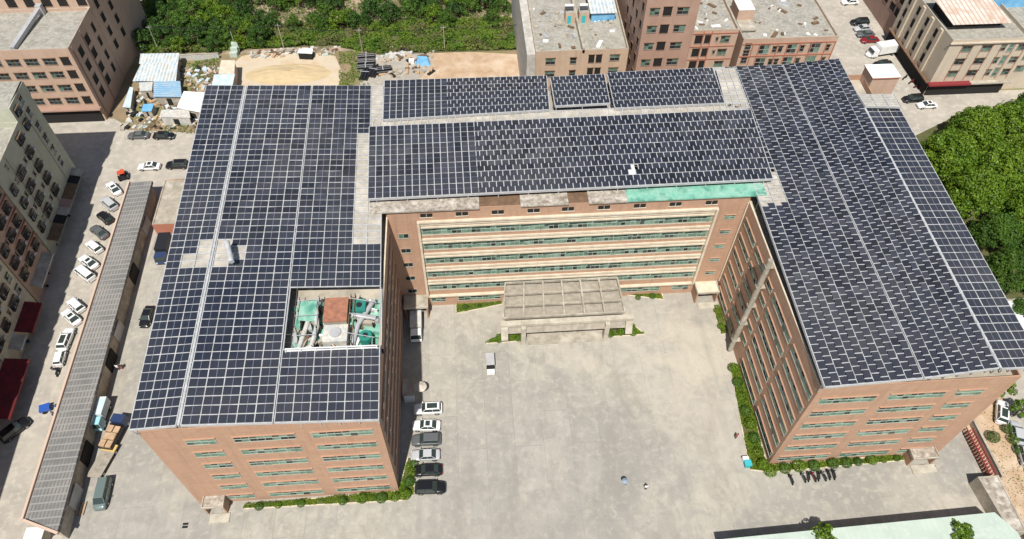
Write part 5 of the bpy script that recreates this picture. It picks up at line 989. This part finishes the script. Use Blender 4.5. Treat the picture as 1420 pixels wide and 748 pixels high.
# black pipe bundles
for i, (px, py, a, d) in enumerate([(508, 78, .05, 'topmost bundle of black pipes'), (508, 86, .05, 'second bundle of black pipes below the topmost'), (507, 93, .05, 'third bundle of black pipes in the left column'), (518, 98, 1.3, 'upright bundle of black pipes in the lower middle'), (531, 96, .15, 'widest bundle of black pipes at the right'), (506, 102, 1.4, 'lowest bundle of black pipes by the roof')]):
    q = G(px, py, .6); t = thing('pipe_bundle', d, 'pipes', (q.x, q.y, .01), 'bundles of black pipes', a)
    for k, (yy, z_) in enumerate([(-.75, .3), (0, .3), (.75, .3), (-.37, .85), (.37, .85)]): b = MB(); b.cyl((-2.1, yy, z_), (2.1, yy, z_), .31, 'black', 12); b.build('pipe', t, world=False)
    b = MB(); b.box(-.1, .1, -1.1, 1.1, 1.14, 1.2, 'galv'); b.build('strap', t, world=False)
q = G(586, 84, .8); t = thing('tarpaulin_stack', 'bright blue tarpaulin over goods on the work yard', 'tarpaulin', (q.x, q.y, 0)); b = MB(); b.hexa([(q.x - 1.9, q.y - 1, 0), (q.x + 1.9, q.y - 1.2, 0), (q.x + 1.7, q.y + 1.3, 0), (q.x - 1.6, q.y + 1.4, 0)], [(q.x - 1.2, q.y - .5, 1.5), (q.x + 1.3, q.y - .6, 1.2), (q.x + 1.1, q.y + .7, 1.4), (q.x - 1.1, q.y + .8, 1.6)], 'blue'); b.build('cover', t); b = MB(); b.box(q.x - 3.4, q.x - 2.1, q.y - .3, q.y + .9, .01, .9, 'white'); b.build('box', t)
q = G(548, 76); b = MB(); r = random.Random(9)
for _ in range(50): x = q.x + r.gauss(0, 2.2); y = q.y + r.gauss(0, 1); s = r.uniform(.2, .7); b.prism([(x - s, y - s * .6), (x + s * .8, y - s), (x + s, y + s * .7), (x - s * .7, y + s)], .01, s * r.uniform(.5, 1.2), 'whites')
o = b.build('stone_pile'); tag(o, 'pile of white broken stone at the edge of the scrub', 'stone pile', kind='stuff')
for px, d in ((565, 'left timber beam on the work yard'), (580, 'right timber beam on the work yard')):
    q = G(px, 97); t = thing('timber_beam', d, 'timber', (q.x, q.y, 0), 'timber beams'); b = MB(); b.box(q.x - .3, q.x + .3, q.y - 2, q.y + 2, .02, .5, 'timber'); b.build('beam', t); b = MB(); b.box(q.x - .6, q.x + .6, q.y - .1, q.y + .1, .5, .6, 'dark'); b.build('batten', t)
# utility poles and wire
pp = []
for i, (px, py, d) in enumerate([(220, 70, 'concrete pole left in the scrub above the shacks'), (394, 68, 'concrete pole above the sand yard'), (503, 74, 'concrete pole above the black pipes'), (617, 70, 'concrete pole above the dirt lot'), (722, 66, 'concrete pole beside the tan block')]):
    q = G(px, py); t = thing('utility_pole', d, 'pole', (q.x, q.y, 0), 'poles along the scrub'); b = MB(); b.cyl((q.x, q.y, 0), (q.x, q.y, 7), .12, 'concrete', 8, .08); b.build('shaft', t); b = MB(); b.box(q.x - .7, q.x + .7, q.y - .05, q.y + .05, 6.5, 6.62, 'galv'); b.build('crossarm', t); pp.append(Vector((q.x, q.y, 6.65)))
for s, d in ((-.6, 'left'), (.6, 'right')):
    b = MB()
    for p, q in zip(pp, pp[1:]):
        for k in range(6):
            a0 = k / 6; a1 = (k + 1) / 6; f = lambda a: p.lerp(q, a) + Vector((s, 0, -1.0 * 4 * a * (1 - a) * .7)); b.bar(f(a0), f(a1), .06, .06, 'black')
    o = b.build('overhead_wire'); tag(o, 'thin overhead wire on the %s tips of the crossarms above the scrub' % d, 'wire', 'overhead wires')

# ---------------------------------------------------------------- people and small things
def person(px, py, rz, top, bottom, label, name='person', lean=0):
    q = G(px, py); t = thing(name, label, 'person', (q.x, q.y, .01), rz=rz)
    def ring(b, prof, m, cx=0, cy=0, sq=.65, n_=10):
        rs = [[(cx + dx + r_ * math.cos(a), cy + dy + r_ * sq * math.sin(a), z_) for a in [2 * math.pi * i / n_ for i in range(n_)]] for z_, r_, dx, dy in prof]
        for k in range(len(rs) - 1):
            for i in range(n_): b.face([rs[k][i], rs[k][(i + 1) % n_], rs[k + 1][(i + 1) % n_], rs[k + 1][i]], m)
        b.face(rs[-1], m); b.face(rs[0][::-1], m)
    b = MB()
    ring(b, [(1.36, .07, 0, 0), (1.44, .06, 0, 0), (1.5, .085, 0, .01), (1.58, .1, 0, .02), (1.66, .09, 0, .01), (1.7, .04, 0, 0)], 'skin', sq=1)
    for s in (-1, 1): ring(b, [(.0, .05, s * .1, -.02), (.05, .06, s * .1, 0), (.1, .045, s * .1, 0), (.45, .065, s * .1, .02), (.85, .09, s * .09, 0)], 'skin', sq=1); ring(b, [(.72, .035, s * .27, .05), (.8, .04, s * .27, .04), (1.05, .042, s * .25, 0), (1.36, .055, s * .2, 0)], 'skin', sq=1)
    b.build('body', t, True, False)
    b = MB(); ring(b, [(.8, .18, 0, 0), (1.0, .155, 0, 0), (1.25, .2, 0, 0), (1.38, .17, 0, 0), (1.42, .08, 0, 0)], top)
    for s in (-1, 1): ring(b, [(1.05, .06, s * .25, 0), (1.38, .075, s * .19, 0)], top, sq=1)
    b.build('shirt', t, True, False)
    b = MB()
    for s in (-1, 1): ring(b, [(.08, .075, s * .1, 0), (.45, .085, s * .1, .02), (.88, .115, s * .085, 0)], bottom, sq=1)
    b.build('trousers', t, True, False)
    b = MB(); ring(b, [(1.56, .108, 0, -.02), (1.66, .105, 0, -.015), (1.73, .05, 0, 0)], 'hair', sq=1); b.build('hair', t, True, False); return t
def umbrella(px, py, m, label, R=.48):
    q = G(px, py, 2.0); t = thing('umbrella', label, 'umbrella', (q.x, q.y, 1.2)); b = MB(); n_ = 12
    for k in range(n_): a0 = 2 * math.pi * k / n_; a1 = 2 * math.pi * (k + 1) / n_; b.face([(q.x, q.y, 2.2), (q.x + R * math.cos(a0), q.y + R * math.sin(a0), 1.95), (q.x + R * math.cos(a1), q.y + R * math.sin(a1), 1.95)], m)
    b.build('canopy', t); b = MB(); b.cyl((q.x, q.y, 1.2), (q.x, q.y, 2.19), .02, 'galv', 6); b.build('shaft', t)
person(867, 672, 2.6, 'cloth_d', 'cloth_d', 'person walking under a blue umbrella in the lower courtyard'); umbrella(867, 667, 'cloth_b', 'pale blue umbrella open over a walker in the lower courtyard')
person(895, 679, 3.1, 'cloth_w', 'cloth_d', 'person in a white shirt right of the blue umbrella'); 
person(165, 513, 2.9, 'cloth_w', 'cloth_d', 'person in white walking in the alley beside the left wing'); person(169.5, 512, 2.8, 'cloth_d', 'cloth_r', 'person in a dark shirt walking beside the one in white'); person(1020, 608, .5, 'cloth_r', 'cloth_d', 'person in red near the hedge of the right wing')
person(77, 578, 1.5, 'cloth_b', 'cloth_d', 'person in a blue shirt near the blue tricycle')
q = G(1037, 643, .8); t = thing('roadside_bin', 'teal bin with a white top beside the hedge corner', 'bin', (q.x, q.y, 0)); b = MB(); b.hexa([(q.x - .4, q.y - .4, .01), (q.x + .4, q.y - .4, .01), (q.x + .4, q.y + .4, .01), (q.x - .4, q.y + .4, .01)], [(q.x - .55, q.y - .5, 1.1), (q.x + .55, q.y - .5, 1.1), (q.x + .55, q.y + .5, 1.1), (q.x - .55, q.y + .5, 1.1)], 'teal'); b.build('bin_body', t); b = MB(); b.box(q.x - .55, q.x + .4, q.y + .55, q.y + 1.2, .01, .9, 'white'); b.build('side_box', t)
q = G(112, 640, .8); t = thing('blue_barrel', 'bright blue barrel beside the tiled shed', 'barrel', (q.x, q.y, 0)); b = MB(); b.cyl((q.x, q.y, .01), (q.x, q.y, 1.1), .45, PAINT['blue'], 14); b.build('drum', t); b = MB(); b.cyl((q.x, q.y, 1.1), (q.x, q.y, 1.15), .4, 'black', 14); b.build('lid', t)
q = G(107, 705, .5); t = thing('wooden_pallet', 'reddish wooden pallet frame beside the shed near the bottom', 'pallet', (q.x, q.y, 0)); b = MB()
for k in range(5): b.box(q.x - 1 + k * .45, q.x - .8 + k * .45, q.y - 1, q.y + 1, .2, .26, 'timber')
b.build('slats', t); b = MB()
for y in (-.9, 0, .8): b.box(q.x - 1, q.x + 1, q.y + y, q.y + y + .1, .02, .2, 'rust')
b.build('bearers', t)
q = G(257, 729); b = MB(); b.box(q.x - .4, q.x + .4, q.y - .4, q.y + .4, .01, .05, 'dark'); b.bar((q.x - .45, q.y, .06), (q.x + .45, q.y, .06), .08, .04, 'galv'); o = b.build('drain_cover'); tag(o, 'small dark drain grate in the paving below the left wing', 'drain')
q = G(1283, 649); b = MB(); b.face([(q.x + 1.7 * math.cos(a) * (1 + .2 * math.sin(3 * a)), q.y + .65 * math.sin(a), .014) for a in [2 * math.pi * k / 20 for k in range(20)]], mat('damp_soil', (.13, .075, .045), .6)); o = b.build('mud_patch'); o['kind'] = 'structure'
q = G(962, 420)
# cream shed corner at the bottom left
q = G(48, 740, 2.6); t = thing('small_stall', 'small white roofed stall at the south end of the tiled shed', 'stall', (q.x, q.y, 0)); b = MB(); b.box(q.x - 1.4, q.x + 1.2, q.y - 1, q.y + .9, 2.5, 2.62, 'white'); b.build('roof', t); b = MB(); b.box(q.x - 1.2, q.x + 1, q.y - .8, q.y + .7, 0, 2.5, 'concrete'); b.build('wall', t)
